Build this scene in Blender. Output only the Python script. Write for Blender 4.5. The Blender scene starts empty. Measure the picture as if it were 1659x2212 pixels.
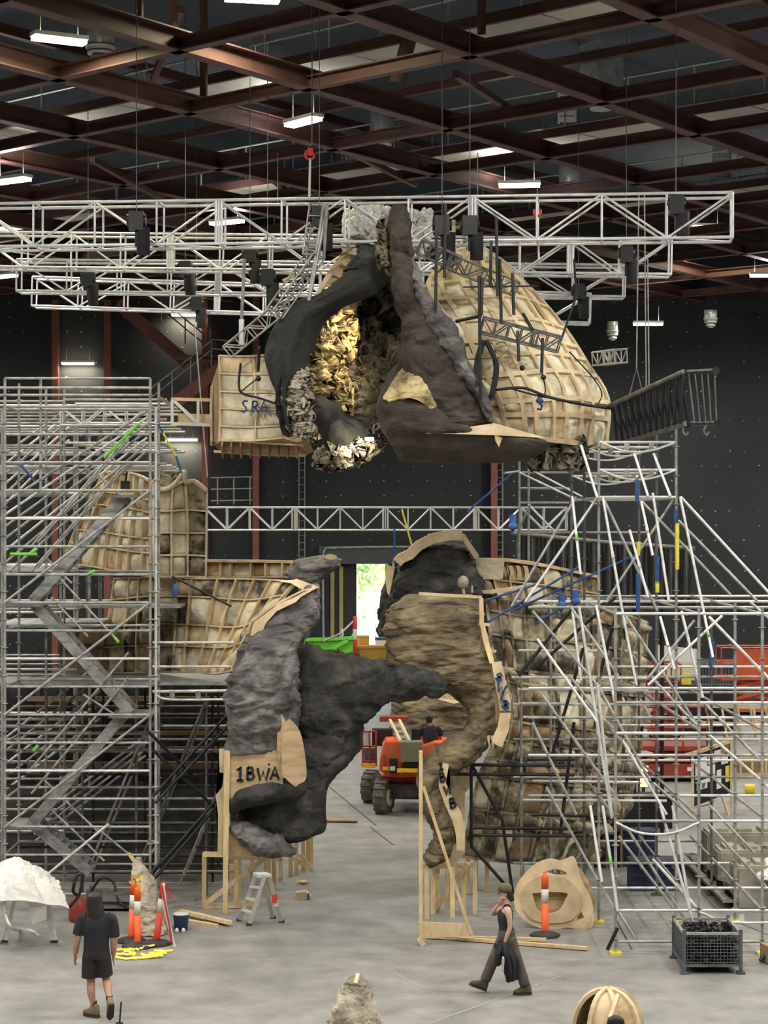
import bpy, bmesh, math, random
from mathutils import Vector, Matrix, noise
random.seed(7)
sc = bpy.context.scene
C = sc.collection
# ---------------------------------------------------------------- camera
F, CX, HY, HC = 4409.0, 829.5, 1120.0, 7.0          # focal length and horizon in pixels, eye height in metres
cam = bpy.data.cameras.new('camera'); camo = bpy.data.objects.new('camera', cam); C.objects.link(camo)
camo.location = (0, 0, HC); camo.rotation_euler = (math.pi/2, 0, 0)
cam.sensor_fit = 'HORIZONTAL'; cam.sensor_width = 36; cam.lens = 36*F/1659; cam.shift_y = 14/1659
cam.clip_end = 300; cam.clip_start = .1
sc.camera = camo
# ---------------------------------------------------------------- world, exposure
w = bpy.data.worlds.new('world'); sc.world = w; w.use_nodes = True
w.node_tree.nodes['Background'].inputs[0].default_value = (.75, .88, 1, 1)
w.node_tree.nodes['Background'].inputs[1].default_value = 5.0
sc.view_settings.view_transform = 'Standard'; sc.view_settings.look = 'None'
sc.view_settings.gamma = 1; sc.view_settings.use_curve_mapping = False
sc.view_settings.exposure = 0.86
LAMP_W = 300
try:
    sc.cycles.use_denoising = True
    sc.cycles.max_bounces = 4; sc.cycles.diffuse_bounces = 3; sc.cycles.glossy_bounces = 2
    sc.cycles.use_adaptive_sampling = True; sc.cycles.adaptive_threshold = .06; sc.cycles.adaptive_min_samples = 12
    sc.cycles.sample_clamp_indirect = 4; sc.cycles.caustics_reflective = False; sc.cycles.caustics_refractive = False
except Exception: pass

def P(px, py, Y): return Vector(((px-CX)*Y/F, Y, HC-(py-HY)*Y/F))
def G(px, py):
    Y = F*HC/(py-HY); return P(px, py, Y)
def V(*a): return Vector(a)
# ---------------------------------------------------------------- materials
def mat(name, c1, c2=None, rough=.6, metal=0, scale=3, detail=4, bump=0, bscale=None, stretch=(1,1,1), rand=0, obj=False, spots=None, emit=None, strength=0, dist=.02, lo=.35, hi=.65, trans=0):
    m = bpy.data.materials.new(name); m.use_nodes = True
    nt = m.node_tree; N = nt.nodes; L = nt.links; b = N['Principled BSDF']
    b.inputs['Roughness'].default_value = rough; b.inputs['Metallic'].default_value = metal
    b.inputs['Base Color'].default_value = (*c1, 1)
    if emit:
        b.inputs['Emission Color'].default_value = (*emit, 1); b.inputs['Emission Strength'].default_value = strength
    if trans: b.inputs['Transmission Weight'].default_value = trans
    if c2 is None and not bump and not rand: return m
    if obj:
        tc = N.new('ShaderNodeTexCoord'); src = tc.outputs['Object']
    else:
        tc = N.new('ShaderNodeNewGeometry'); src = tc.outputs['Position']
    mp = N.new('ShaderNodeMapping'); mp.inputs['Scale'].default_value = stretch
    L.new(src, mp.inputs['Vector'])
    if rand and obj:
        oi0 = N.new('ShaderNodeObjectInfo'); mu = N.new('ShaderNodeMath'); mu.operation = 'MULTIPLY'; mu.inputs[1].default_value = 50
        L.new(oi0.outputs['Random'], mu.inputs[0]); cmb = N.new('ShaderNodeCombineXYZ')
        for k in range(3): L.new(mu.outputs[0], cmb.inputs[k])
        L.new(cmb.outputs[0], mp.inputs['Location'])
    n = N.new('ShaderNodeTexNoise'); n.inputs['Scale'].default_value = scale; n.inputs['Detail'].default_value = detail; n.inputs['Roughness'].default_value = .6
    L.new(mp.outputs[0], n.inputs['Vector'])
    col = None
    if c2 is not None:
        r = N.new('ShaderNodeValToRGB'); r.color_ramp.elements[0].position = lo; r.color_ramp.elements[1].position = hi
        r.color_ramp.elements[0].color = (*c1, 1); r.color_ramp.elements[1].color = (*c2, 1)
        if spots:
            for pos, cc in spots:
                e = r.color_ramp.elements.new(pos); e.color = (*cc, 1)
        L.new(n.outputs['Fac'], r.inputs[0]); col = r.outputs[0]
    if rand:
        oi = N.new('ShaderNodeObjectInfo'); hs = N.new('ShaderNodeHueSaturation')
        mr = N.new('ShaderNodeMapRange'); mr.inputs[3].default_value = 1-rand; mr.inputs[4].default_value = 1+rand
        L.new(oi.outputs['Random'], mr.inputs[0]); L.new(mr.outputs[0], hs.inputs['Value'])
        if col: L.new(col, hs.inputs['Color'])
        else: hs.inputs['Color'].default_value = (*c1, 1)
        col = hs.outputs[0]
    if col: L.new(col, b.inputs['Base Color'])
    if bump:
        n2 = N.new('ShaderNodeTexNoise'); n2.inputs['Scale'].default_value = bscale or scale*4; n2.inputs['Detail'].default_value = 6
        L.new(mp.outputs[0], n2.inputs['Vector'])
        bp = N.new('ShaderNodeBump'); bp.inputs['Strength'].default_value = bump; bp.inputs['Distance'].default_value = dist
        L.new(n2.outputs['Fac'], bp.inputs['Height']); L.new(bp.outputs[0], b.inputs['Normal'])
    return m

M = {}
M['concrete'] = mat('concrete', (.15,.145,.135), (.34,.33,.31), .6, 0, 1.5, 12, .35, 14, spots=[(.5,(.25,.243,.228))], lo=.24, hi=.76, dist=.01)
M['wall'] = mat('wall_black', (.014,.0165,.020), (.024,.027,.031), .75, 0, .25, 5)
M['pin'] = mat('pin', (.36,.37,.37), rough=.4)
M['roof'] = mat('roof_deck', (.052,.066,.086), (.072,.088,.112), .8, 0, .3)  # navy deck; roof haze painted in as a brighter, bluer tone
M['redsteel'] = mat('red_steel', (.095,.045,.040), (.145,.070,.062), .6, .1, .9, 5, .1, 12)  # red primer greyed and lifted in place of haze under the roof
M['redsteel2'] = mat('red_steel_stair', (.21,.070,.056), (.27,.09,.072), .55, .1, 2)
M['catwalk'] = mat('catwalk_soffit', (.50,.50,.45), (.60,.60,.54), .8, 0, .7)
M['duct'] = mat('duct', (.48,.50,.52), (.7,.72,.73), .35, .3, 2.5)
M['white'] = mat('white_paint', (.72,.72,.70), rough=.45)
M['alu'] = mat('aluminium', (.66,.67,.68), (.86,.87,.88), .35, .35, 5, 4)
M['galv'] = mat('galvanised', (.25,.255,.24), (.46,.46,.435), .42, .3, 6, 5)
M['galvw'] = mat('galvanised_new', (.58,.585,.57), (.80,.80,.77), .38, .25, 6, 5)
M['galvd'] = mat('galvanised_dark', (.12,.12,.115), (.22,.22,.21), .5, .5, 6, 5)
M['steelplate'] = mat('deck_steel', (.24,.245,.24), (.40,.40,.39), .5, .5, 5, 5, .6, 30)
M['blacktube'] = mat('black_tube', (.012,.012,.013), (.03,.03,.032), .45, .4, 4)
M['black'] = mat('black_cloth', (.010,.010,.012), (.02,.02,.024), .85, 0, 4)
M['blackplastic'] = mat('black_plastic', (.014,.014,.016), rough=.4)
M['plywood'] = mat('plywood', (.46,.31,.16), (.66,.49,.29), .65, 0, 2.2, 5, .15, 25, stretch=(1,1,5), rand=.16, obj=False)
M['plyedge'] = mat('plywood_edge', (.56,.42,.24), (.76,.61,.39), .65, 0, 3, 4, rand=.1)
M['plydark'] = mat('plywood_dark', (.24,.15,.08), (.36,.24,.13), .7, 0, 2, 4, rand=.15)
M['pine'] = mat('pine', (.58,.42,.22), (.78,.61,.37), .6, 0, 2.5, 5, .1, 20, stretch=(4,4,1), rand=.1)
M['foam'] = mat('foam', (.50,.41,.26), (.80,.73,.56), .75, 0, 2.4, 7, .6, 7, spots=[(.5,(.70,.62,.44))], rand=.10, dist=.05, lo=.3, hi=.62)
M['foamd'] = mat('foam_stained', (.075,.06,.042), (.50,.43,.29), .8, 0, 3.2, 8, .7, 7, rand=.15, dist=.05, lo=.40, hi=.60)
def rock(name, a, b_, c, scale=2.0, bump=1, bs=5, dist=.09, zs=1.3):
    return mat(name, a, c, .85, 0, scale, 10, bump, bs, stretch=(1,1,zs), spots=[(.5,b_)], dist=dist, lo=.32, hi=.70)
M['rockgrey'] = rock('rock_grey', (.045,.042,.041), (.125,.116,.114), (.29,.27,.26))
M['rockdark'] = rock('rock_dark', (.015,.015,.014), (.040,.039,.036), (.115,.110,.095))
M['rocksmooth'] = rock('rock_smooth_dark', (.016,.017,.017), (.024,.024,.023), (.040,.039,.035), bump=.3)
M['rockolive'] = rock('rock_olive', (.065,.048,.028), (.165,.125,.072), (.31,.25,.155), zs=2.0, dist=.07)
M['rockbrown'] = rock('rock_brown', (.024,.021,.019), (.052,.040,.031), (.095,.072,.054), bump=.6)
M['rockochre'] = rock('rock_ochre', (.10,.07,.03), (.48,.38,.18), (.74,.62,.36), 2.4, 1, 6)  # scenic ochre paint, also brightened in place of the cave's warm light
M['cladding'] = mat('dark_cladding', (.045,.042,.035), (.085,.08,.066), .8, 0, 2, 5, .2, 12, stretch=(1,1,6))
M['rocktan'] = rock('rock_tan', (.07,.058,.04), (.22,.18,.12), (.46,.40,.28), 2.2, 1, 6)
M['rockpale'] = rock('rock_pale', (.18,.155,.115), (.39,.345,.26), (.62,.565,.45), 2.2, 1, 6)  # pale rock, its colour warmed for the yellow light on the hanging strip
M['rubber'] = mat('rubber', (.018,.018,.018), (.06,.057,.05), .85, 0, 4)
M['tyre'] = mat('tyre', (.09,.085,.075), (.17,.16,.14), .9, 0, 5, 4, .4)
M['orange'] = mat('orange_plastic', (.86,.10,.02), (.95,.15,.035), .5, 0, 3)
M['orangered'] = mat('orange_machine', (.50,.075,.022), (.60,.105,.035), .45, 0, 1.5)
M['redmachine'] = mat('red_machine', (.24,.030,.020), (.34,.048,.030), .5, 0, 1.5)
M['redworn'] = mat('red_plastic', (.62,.035,.025), (.74,.06,.04), .5, 0, 3)
M['silver'] = mat('reflective_band', (.66,.65,.60), (.76,.75,.70), .4, 0, 6)
M['yellow'] = mat('yellow', (.72,.55,.03), (.82,.65,.06), .5, 0, 3)
M['yellowlit'] = mat('yellow_reflector', (.95,.55,.02), rough=.3)
M['cream'] = mat('cream_paint', (.55,.50,.33), (.66,.61,.43), .5, 0, 2)
M['olivepaint'] = mat('olive_paint', (.16,.15,.085), (.22,.21,.125), .5, 0, 2)
M['green'] = mat('green_paint', (.13,.52,.035), (.18,.6,.06), .45, 0, 2)
M['ochre'] = mat('ochre_paint', (.46,.26,.035), (.56,.34,.06), .55, 0, 2)
M['blue'] = mat('blue_strap', (.02,.065,.22), (.04,.12,.34), .7, 0, 6)
M['bluebucket'] = mat('blue_bucket', (.015,.04,.13), rough=.4)
M['navy'] = mat('navy_crate', (.010,.014,.05), (.018,.024,.075), .55, 0, 2)
M['bluepen'] = mat('blue_marker', (.022,.05,.17), rough=.7)
M['blackpen'] = mat('black_marker', (.010,.010,.010), rough=.7)
M['sheet'] = mat('dust_sheet', (.66,.65,.61), (.78,.77,.73), .7, 0, 1.5, 4, .3, 4)
M['plasticwrap'] = mat('plastic_wrap', (.78,.77,.70), (.92,.91,.87), .3, 0, 3, 6, .9, 6, dist=.1)
M['cblock'] = mat('concrete_block', (.27,.255,.19), (.42,.40,.32), .85, 0, 1.6, 6, .4, 14)
M['container'] = mat('container_grey', (.055,.062,.066), (.075,.083,.088), .6, 0, 1)
M['paper'] = mat('paper', (.78,.78,.76), rough=.8)
M['boardblack'] = mat('board_black', (.012,.012,.013), rough=.8)
M['skin'] = mat('skin', (.45,.24,.16), (.52,.29,.20), .5, 0, 6)
M['skinpale'] = mat('skin_pale', (.56,.34,.26), (.62,.39,.30), .5, 0, 6)
M['hair'] = mat('hair_dark', (.014,.009,.008), (.03,.018,.014), .6, 0, 20, stretch=(4,4,1))
M['tee'] = mat('black_tee', (.012,.013,.017), (.022,.023,.028), .85, 0, 5, 4, .3, 9)
M['shorts'] = mat('black_shorts', (.012,.010,.012), (.020,.017,.019), .8, 0, 5, 4, .3, 9)
M['boot'] = mat('tan_boot', (.20,.135,.075), (.28,.20,.12), .8, 0, 8)
M['sole'] = mat('boot_sole', (.05,.04,.03), rough=.9)
M['sock'] = mat('dark_sock', (.035,.025,.025), rough=.9)
M['cap'] = mat('olive_cap', (.085,.08,.045), (.13,.12,.07), .85, 0, 10)
M['pants'] = mat('grey_pants', (.07,.058,.05), (.12,.10,.085), .9, 0, 6, 4, .4, 9)
M['tank'] = mat('navy_singlet', (.014,.014,.022), (.024,.024,.034), .85, 0, 6)
M['bottle'] = mat('steel_bottle', (.6,.6,.58), rough=.3, metal=.6)
M['lamp_cool'] = mat('lamp_cool', (.9,.9,.9), rough=.4, emit=(1,.98,.93), strength=14)
M['lamp_warm'] = mat('lamp_warm', (.9,.9,.8), rough=.4, emit=(1,.90,.66), strength=11)
M['lamp_yellow'] = mat('lamp_yellow', (.9,.9,.7), rough=.4, emit=(1,.93,.55), strength=6)
M['lamp_amber'] = mat('lamp_amber', (.9,.7,.3), rough=.4, emit=(1,.55,.12), strength=3)
M['yellowdoor'] = mat('yellow_band', (.28,.27,.07), (.36,.34,.10), .6, 0, 2)
M['leaf'] = mat('leaf', (.10,.22,.03), (.32,.40,.08), .7, 0, 2, rand=.3)
M['outside'] = mat('pale_paving', (.85,.83,.80), (.9,.88,.86), .8, 0, 1)
M['mesh_steel'] = mat('wire_mesh', (.10,.12,.13), (.16,.18,.19), .5, .5, 4)
M['tape_yellow'] = mat('yellow_tape', (.75,.65,.05), (.85,.74,.10), .5, 0, 6)
M['redtape'] = mat('red_tape', (.55,.04,.04), rough=.5)
M['scuff'] = mat('floor_scuff', (.40,.395,.38), (.30,.295,.28), .7, 0, 3)
M['crack'] = mat('floor_joint', (.05,.05,.048), rough=.9)
# ---------------------------------------------------------------- object helpers
W = {}
def reg(o, parent=None, mw=None):
    C.objects.link(o)
    if mw is None: mw = Matrix.Identity(4)
    if parent is not None:
        o.parent = parent; o.matrix_parent_inverse = W[parent.name].inverted()
    W[o.name] = mw
    return o
def thing(name, label, cat, loc=(0,0,0), group=None, kind=None):
    o = bpy.data.objects.new(name, None); o.location = loc; o.empty_display_size = .2
    reg(o, None, Matrix.Translation(Vector(loc)))
    tag(o, label, cat, group, kind); return o
def tag(o, label=None, cat=None, group=None, kind=None):
    if label: o['label'] = label
    if cat: o['category'] = cat
    if group: o['group'] = group
    if kind: o['kind'] = kind
    return o
def part(name, parent, loc):
    """an Empty that is itself a part (holds sub-parts)"""
    o = bpy.data.objects.new(name, None); o.location = loc; o.empty_display_size = .1
    return reg(o, parent, Matrix.Translation(Vector(loc)))
def mesh(name, verts, faces, m, parent=None, smooth=False, loc=None):
    """mesh object from world coordinates; its origin goes to loc (default: centre of bottom)"""
    verts = [Vector(v) for v in verts]
    if loc is None:
        xs = [v.x for v in verts]; ys = [v.y for v in verts]; zs = [v.z for v in verts]
        loc = Vector(((min(xs)+max(xs))/2, (min(ys)+max(ys))/2, min(zs)))
    loc = Vector(loc)
    me = bpy.data.meshes.new(name); me.from_pydata([v-loc for v in verts], [], faces)
    mm = m if isinstance(m, (list, tuple)) else [m]
    for x in mm: me.materials.append(M[x])
    if smooth: me.polygons.foreach_set('use_smooth', [True]*len(me.polygons))
    me.update()
    o = bpy.data.objects.new(name, me); o.location = loc
    return reg(o, parent, Matrix.Translation(loc))
def from_bm(name, bm, m, parent=None, smooth=False, loc=None):
    bm.verts.ensure_lookup_table(); bm.verts.index_update()
    vs = [v.co.copy() for v in bm.verts]; fs = [[v.index for v in f.verts] for f in bm.faces]
    mi = [f.material_index for f in bm.faces]
    bm.free(); o = mesh(name, vs, fs, m, parent, smooth, loc)
    if any(mi): o.data.polygons.foreach_set('material_index', mi)
    return o
UM = {}
def unit(kind, m):
    k = (kind, m)
    if k in UM: return UM[k]
    bm = bmesh.new()
    if kind == 'cyl': bmesh.ops.create_cone(bm, cap_ends=True, segments=10, radius1=1, radius2=1, depth=1)
    elif kind == 'cyl6': bmesh.ops.create_cone(bm, cap_ends=True, segments=6, radius1=1, radius2=1, depth=1)
    elif kind == 'cyl24': bmesh.ops.create_cone(bm, cap_ends=True, segments=28, radius1=1, radius2=1, depth=1)
    elif kind == 'cone': bmesh.ops.create_cone(bm, cap_ends=True, segments=20, radius1=1, radius2=.7, depth=1)
    elif kind == 'box': bmesh.ops.create_cube(bm, size=1)
    elif kind == 'ball': bmesh.ops.create_icosphere(bm, subdivisions=2, radius=1)
    me = bpy.data.meshes.new(kind+'_'+m); bm.to_mesh(me); bm.free(); me.materials.append(M[m])
    if kind.startswith('cyl') or kind in ('ball', 'cone'):
        me.polygons.foreach_set('use_smooth', [abs(p.normal.z) < .9 or kind == 'ball' for p in me.polygons])
    UM[k] = me; return me
def place(name, me, mw, parent=None):
    o = bpy.data.objects.new(name, me); o.matrix_basis = mw
    return reg(o, parent, mw)
def frame(d, up=None):
    d = d.normalized()
    if up is None: up = Vector((0,0,1)) if abs(d.z) < .95 else Vector((0,1,0))
    x = up.cross(d)
    if x.length < 1e-6: x = Vector((1,0,0)).cross(d)
    x.normalize(); y = d.cross(x)
    return Matrix(((x.x,y.x,d.x),(x.y,y.y,d.y),(x.z,y.z,d.z)))
def tube(name, p, q, r, m, parent=None, kind='cyl'):
    p, q = Vector(p), Vector(q); d = q-p
    mw = Matrix.Translation((p+q)/2) @ frame(d).to_4x4() @ Matrix.Diagonal((r, r, d.length, 1))
    return place(name, unit(kind, m), mw, parent)
def bar(name, p, q, wd, th, m, parent=None, up=None):
    """rectangular bar p-q, wd across (horizontal side), th along up"""
    p, q = Vector(p), Vector(q); d = q-p
    mw = Matrix.Translation((p+q)/2) @ frame(d, up).to_4x4() @ Matrix.Diagonal((wd, th, d.length, 1))
    return place(name, unit('box', m), mw, parent)
def box(name, c, s, m, parent=None, rz=0):
    mw = Matrix.Translation(Vector(c)) @ Matrix.Rotation(rz, 4, 'Z') @ Matrix.Diagonal((*s, 1))
    return place(name, unit('box', m), mw, parent)
def ball(name, c, s, m, parent=None):
    if not isinstance(s, (tuple, list)): s = (s, s, s)
    return place(name, unit('ball', m), Matrix.Translation(Vector(c)) @ Matrix.Diagonal((*s, 1)), parent)
def copy_tree(o, loc, rz=0, label=None, group=None):
    r = o.copy(); C.objects.link(r); r.location = loc; r.rotation_euler = (0, 0, rz)
    if label: r['label'] = label
    if group: r['group'] = group
    for ch in o.children:
        c = ch.copy(); C.objects.link(c); c.parent = r
        for g in ch.children:
            d = g.copy(); C.objects.link(d); d.parent = c
    return r
def cat(pts, t):
    """Catmull-Rom through pts (Vectors), t in 0..1"""
    n = len(pts)-1; x = min(max(t, 0), 1)*n; i = min(int(x), n-1); f = x-i
    p1, p2 = pts[i], pts[i+1]
    p0 = pts[i-1] if i > 0 else p1*2-p2
    p3 = pts[i+2] if i+2 <= n else p2*2-p1
    return .5*((2*p1)+(p2-p0)*f+(2*p0-5*p1+4*p2-p3)*f*f+(3*p1-p0-3*p2+p3)*f**3)
def curve_tube(name, pts, r, m, parent=None, seg=6, n=None):
    """a bent tube through points as one mesh"""
    pts = [Vector(p) for p in pts]; n = n or max(8, 5*len(pts))
    path = [cat(pts, i/n) for i in range(n+1)]
    vs, fs = [], []
    for i, p in enumerate(path):
        d = (path[min(i+1, n)]-path[max(i-1, 0)])
        fr = frame(d)
        rr = r(i/n) if callable(r) else r
        for k in range(seg):
            a = 2*math.pi*k/seg
            vs.append(p+fr @ Vector((rr*math.cos(a), rr*math.sin(a), 0)))
    for i in range(n):
        for k in range(seg):
            k2 = (k+1) % seg
            fs.append((i*seg+k, i*seg+k2, (i+1)*seg+k2, (i+1)*seg+k))
    fs.append(tuple(range(seg))[::-1]); fs.append(tuple(n*seg+k for k in range(seg)))
    return mesh(name, vs, fs, m, parent, True)
def fbm(p, o=4, lac=2.1, gain=.5):
    s, a = 0, 1
    for _ in range(o):
        s += a*noise.noise(p); p = p*lac+Vector((3.1, 1.7, 9.2)); a *= gain
    return s
def rockdisp(p, amp, sc_=1.0, strata=.5, seed=0):
    q = Vector((p.x, p.y, p.z*(1.0+strata*1.1)))*sc_+Vector((seed*3.7, seed*1.3, 0))
    q2 = q+Vector((noise.noise(q*.8), noise.noise(q*.8+Vector((7, 3, 1))), noise.noise(q*.8+Vector((2, 9, 5)))))*.45
    big = noise.noise(q2*.8)
    rd, a, f = 0, 1, 1.5
    for _ in range(4):
        n = 1-abs(noise.noise(q2*f)); rd += a*(n*n*n-.45); a *= .58; f *= 2.15
    d, _ = noise.voronoi(q2*1.7)
    ph = p.z*2.6*sc_+p.x*.6+1.6*noise.noise(q*.55); saw = ph % 1
    return amp*(.55*big+.6*rd+.6*(min(d[1]-d[0], .35)/.35)-.3+strata*.75*(saw*saw-.33))
def solid_from_grid(name, g, nu, nv, thick, m, parent, smooth=True, wrap=False):
    vs, fs = [], []
    for row in g: vs += row
    for i in range(nu):
        for j in range(nv):
            a = i*(nv+1)+j
            fs.append((a, a+1, a+nv+2, a+nv+1))
    n = len(vs)
    if thick:
        nor = [Vector((0,0,0)) for _ in vs]
        for f in fs:
            nn = (vs[f[1]]-vs[f[0]]).cross(vs[f[3]]-vs[f[0]])
            for k in f: nor[k] += nn
        back = []
        for v, nn in zip(vs, nor):
            nn = nn.normalized() if nn.length > 1e-9 else Vector((0,-1,0))
            if nn.y > 0: nn = -nn
            back.append(v-nn*thick)
        vs = vs+back; ff = list(fs)
        for f in ff: fs.append(tuple(k+n for k in f[::-1]))
        ed = [(i*(nv+1), (i+1)*(nv+1)) for i in range(nu)]+[((i+1)*(nv+1)+nv, i*(nv+1)+nv) for i in range(nu)]
        ed += [(j+1, j) for j in range(nv)]+[(nu*(nv+1)+j, nu*(nv+1)+j+1) for j in range(nv)]
        for a, b_ in ed: fs.append((a, b_, b_+n, a+n))
    return mesh(name, vs, fs, m, parent, smooth)
def surf(ctrl):
    """bicubic surface through rows of (px,py,Y) -> f(u,v), u down the rows, v across"""
    rows = [[P(*c) for c in r] for r in ctrl]
    def f(u, v):
        return cat([cat(r, v) for r in rows], u)
    return f
def nrm(f, u, v, e=.01):
    a = f(min(u+e, 1), v)-f(max(u-e, 0), v); b_ = f(u, min(v+e, 1))-f(u, max(v-e, 0))
    n = a.cross(b_)
    if n.length < 1e-9: return Vector((0,-1,0))
    n.normalize()
    return n if n.y < 0 else -n
def rock_sheet(name, ctrl, m, parent, amp=.08, sc_=1.2, nu=60, nv=40, thick=.18, strata=.5, seed=0, edge=.35):
    nu, nv = int(nu*1.5), int(nv*1.5)
    f = surf(ctrl); g = []
    for i in range(nu+1):
        row = []
        for j in range(nv+1):
            u, v = i/nu, j/nv; p = f(u, v); n = nrm(f, u, v)
            e = min(u, 1-u, v, 1-v)*8; k = edge+(1-edge)*min(1, e)
            p2 = p+n*rockdisp(p, amp, sc_, strata, seed)*k
            p2 += Vector((fbm(p*3+Vector((seed,0,0)),3), 0, fbm(p*3+Vector((0,seed,7)),3)))*amp*.35
            row.append(p2)
        g.append(row)
    return solid_from_grid(name, g, nu, nv, thick, m, parent)
def rock_body(name, rows, m, parent, amp=.1, sc_=1.1, n=70, seg=56, strata=.5, seed=0, sq=2.6, taper=.15, axis='y', mats=None):
    """closed rock; rows of (py, xl, xr, Y, half depth) or, axis='x', (px, ytop, ybot, Y, half depth)"""
    n, seg = int(n*1.7), int(seg*1.7); cs = []
    for r in rows:
        k, a, b_, Y, dp = r
        if axis == 'y': l, rr = P(a, k, Y), P(b_, k, Y)
        else: l, rr = P(k, a, Y), P(k, b_, Y)
        cs.append((l, rr, Vector((dp, 0, 0))))
    Ls, Rs, Ds = [c[0] for c in cs], [c[1] for c in cs], [c[2] for c in cs]
    vs, fs = [], []
    for i in range(n+1):
        t = i/n; l, r_, d = cat(Ls, t), cat(Rs, t), cat(Ds, t).x
        c = (l+r_)/2; ax = (r_-l)/2
        for k in range(seg):
            a = 2*math.pi*k/seg; ca, sa = math.cos(a), math.sin(a)
            ca_, sa_ = math.copysign(abs(ca)**(2/sq), ca), math.copysign(abs(sa)**(2/sq), sa)
            p = c+ax*ca_+Vector((0, -d*sa_, 0))
            nn = (ax.normalized()*ca+Vector((0,-sa,0)))
            vs.append(p+nn*rockdisp(p, amp, sc_, strata, seed))
    for i in range(n):
        for k in range(seg):
            k2 = (k+1) % seg; fs.append((i*seg+k, i*seg+k2, (i+1)*seg+k2, (i+1)*seg+k))
    c0 = sum((vs[k] for k in range(seg)), Vector())/seg; c1 = sum((vs[n*seg+k] for k in range(seg)), Vector())/seg
    vs += [c0, c1]
    for k in range(seg):
        k2 = (k+1) % seg
        fs.append((k2, k, len(vs)-2)); fs.append((n*seg+k, n*seg+k2, len(vs)-1))
    return mesh(name, vs, fs, m, parent, True)
def rock_path(name, pts, m, parent, amp=.08, sc_=1.2, n=70, seg=48, strata=.4, seed=0):
    """closed rock along a path of (px,py,Y,half width px,half depth m)"""
    n, seg = int(n*1.6), int(seg*1.5)
    ctr = [P(a, b_, Y) for a, b_, Y, w_, d in pts]
    wd = [Vector((w_*Y/F, d, 0)) for a, b_, Y, w_, d in pts]
    vs, fs = [], []
    for i in range(n+1):
        t = i/n; c = cat(ctr, t); w_ = cat(wd, t)
        d = cat(ctr, min(t+.02, 1))-cat(ctr, max(t-.02, 0)); d.y = 0; d.normalize()
        ax = Vector((d.z, 0, -d.x))
        for k in range(seg):
            a = 2*math.pi*k/seg
            p = c+ax*w_.x*math.cos(a)+Vector((0, -w_.y*math.sin(a), 0))
            nn = ax*math.cos(a)+Vector((0,-math.sin(a),0))
            vs.append(p+nn*rockdisp(p, amp, sc_, strata, seed))
    for i in range(n):
        for k in range(seg):
            k2 = (k+1) % seg; fs.append((i*seg+k, i*seg+k2, (i+1)*seg+k2, (i+1)*seg+k))
    fs.append(tuple(range(seg))[::-1]); fs.append(tuple(n*seg+k for k in range(seg)))
    return mesh(name, vs, fs, m, parent, True)
def plate(name, pts, th, m, parent=None, d=None):
    """flat panel from a px outline [(px,py,Y)...], th thick (away from the camera)"""
    ps = [Vector(p) if isinstance(p, Vector) else P(*p) for p in pts]
    d = Vector((0, th, 0)) if d is None else d*th
    n = len(ps); vs = ps+[p+d for p in ps]
    fs = [tuple(range(n)), tuple(range(2*n-1, n-1, -1))]
    for i in range(n):
        j = (i+1) % n; fs.append((i, i+n, j+n, j))
    bm = bmesh.new(); bv = [bm.verts.new(v) for v in vs]
    for f in fs:
        try: bm.faces.new([bv[k] for k in f])
        except ValueError: pass
    bmesh.ops.triangulate(bm, faces=[f for f in bm.faces if len(f.verts) > 4])
    bmesh.ops.recalc_face_normals(bm, faces=bm.faces)
    return from_bm(name, bm, m, parent)
def smoothpts(pts, n):
    v = [Vector(p) for p in pts]; v = v+[v[0]]
    return [tuple(cat(v, i/n)) for i in range(n)]
def strip(name, pts, wd, th, m, parent=None, up=None):
    """a board bent along points: wd wide along up (Vector), th thick"""
    pts = [Vector(p) for p in pts]; up = up or Vector((0,1,0)); vs, fs = [], []
    for i, p in enumerate(pts):
        d = (pts[min(i+1, len(pts)-1)]-pts[max(i-1, 0)]).normalized(); s = d.cross(up).normalized()
        for a, b_ in ((-.5,-.5),(.5,-.5),(.5,.5),(-.5,.5)): vs.append(p+up*wd*a+s*th*b_)
    for i in range(len(pts)-1):
        for k in range(4):
            k2 = (k+1) % 4; fs.append((i*4+k, i*4+k2, (i+1)*4+k2, (i+1)*4+k))
    n = (len(pts)-1)*4; fs += [(3,2,1,0), (n,n+1,n+2,n+3)]
    return mesh(name, vs, fs, m, parent)
def strokes(name, lines, wd, th, m, parent):
    """hand lettering: lines of world points, drawn as flat ribbons proud of a panel that faces the camera"""
    vs, fs = [], []
    for ln in lines:
        ln = [Vector(p) for p in ln]; b0 = len(vs)
        for i, p in enumerate(ln):
            d = (ln[min(i+1, len(ln)-1)]-ln[max(i-1, 0)]); d.y = 0
            s = Vector((-d.z, 0, d.x)).normalized()*wd/2
            vs += [p+s, p-s, p+s+Vector((0,th,0)), p-s+Vector((0,th,0))]
        for i in range(len(ln)-1):
            a = b0+i*4
            fs += [(a,a+1,a+5,a+4), (a+2,a+6,a+7,a+3), (a,a+4,a+6,a+2), (a+1,a+3,a+7,a+5)]
        fs += [(b0,b0+2,b0+3,b0+1), (b0+(len(ln)-1)*4, b0+(len(ln)-1)*4+1, b0+(len(ln)-1)*4+3, b0+(len(ln)-1)*4+2)]
    return mesh(name, vs, fs, m, parent)
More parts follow.
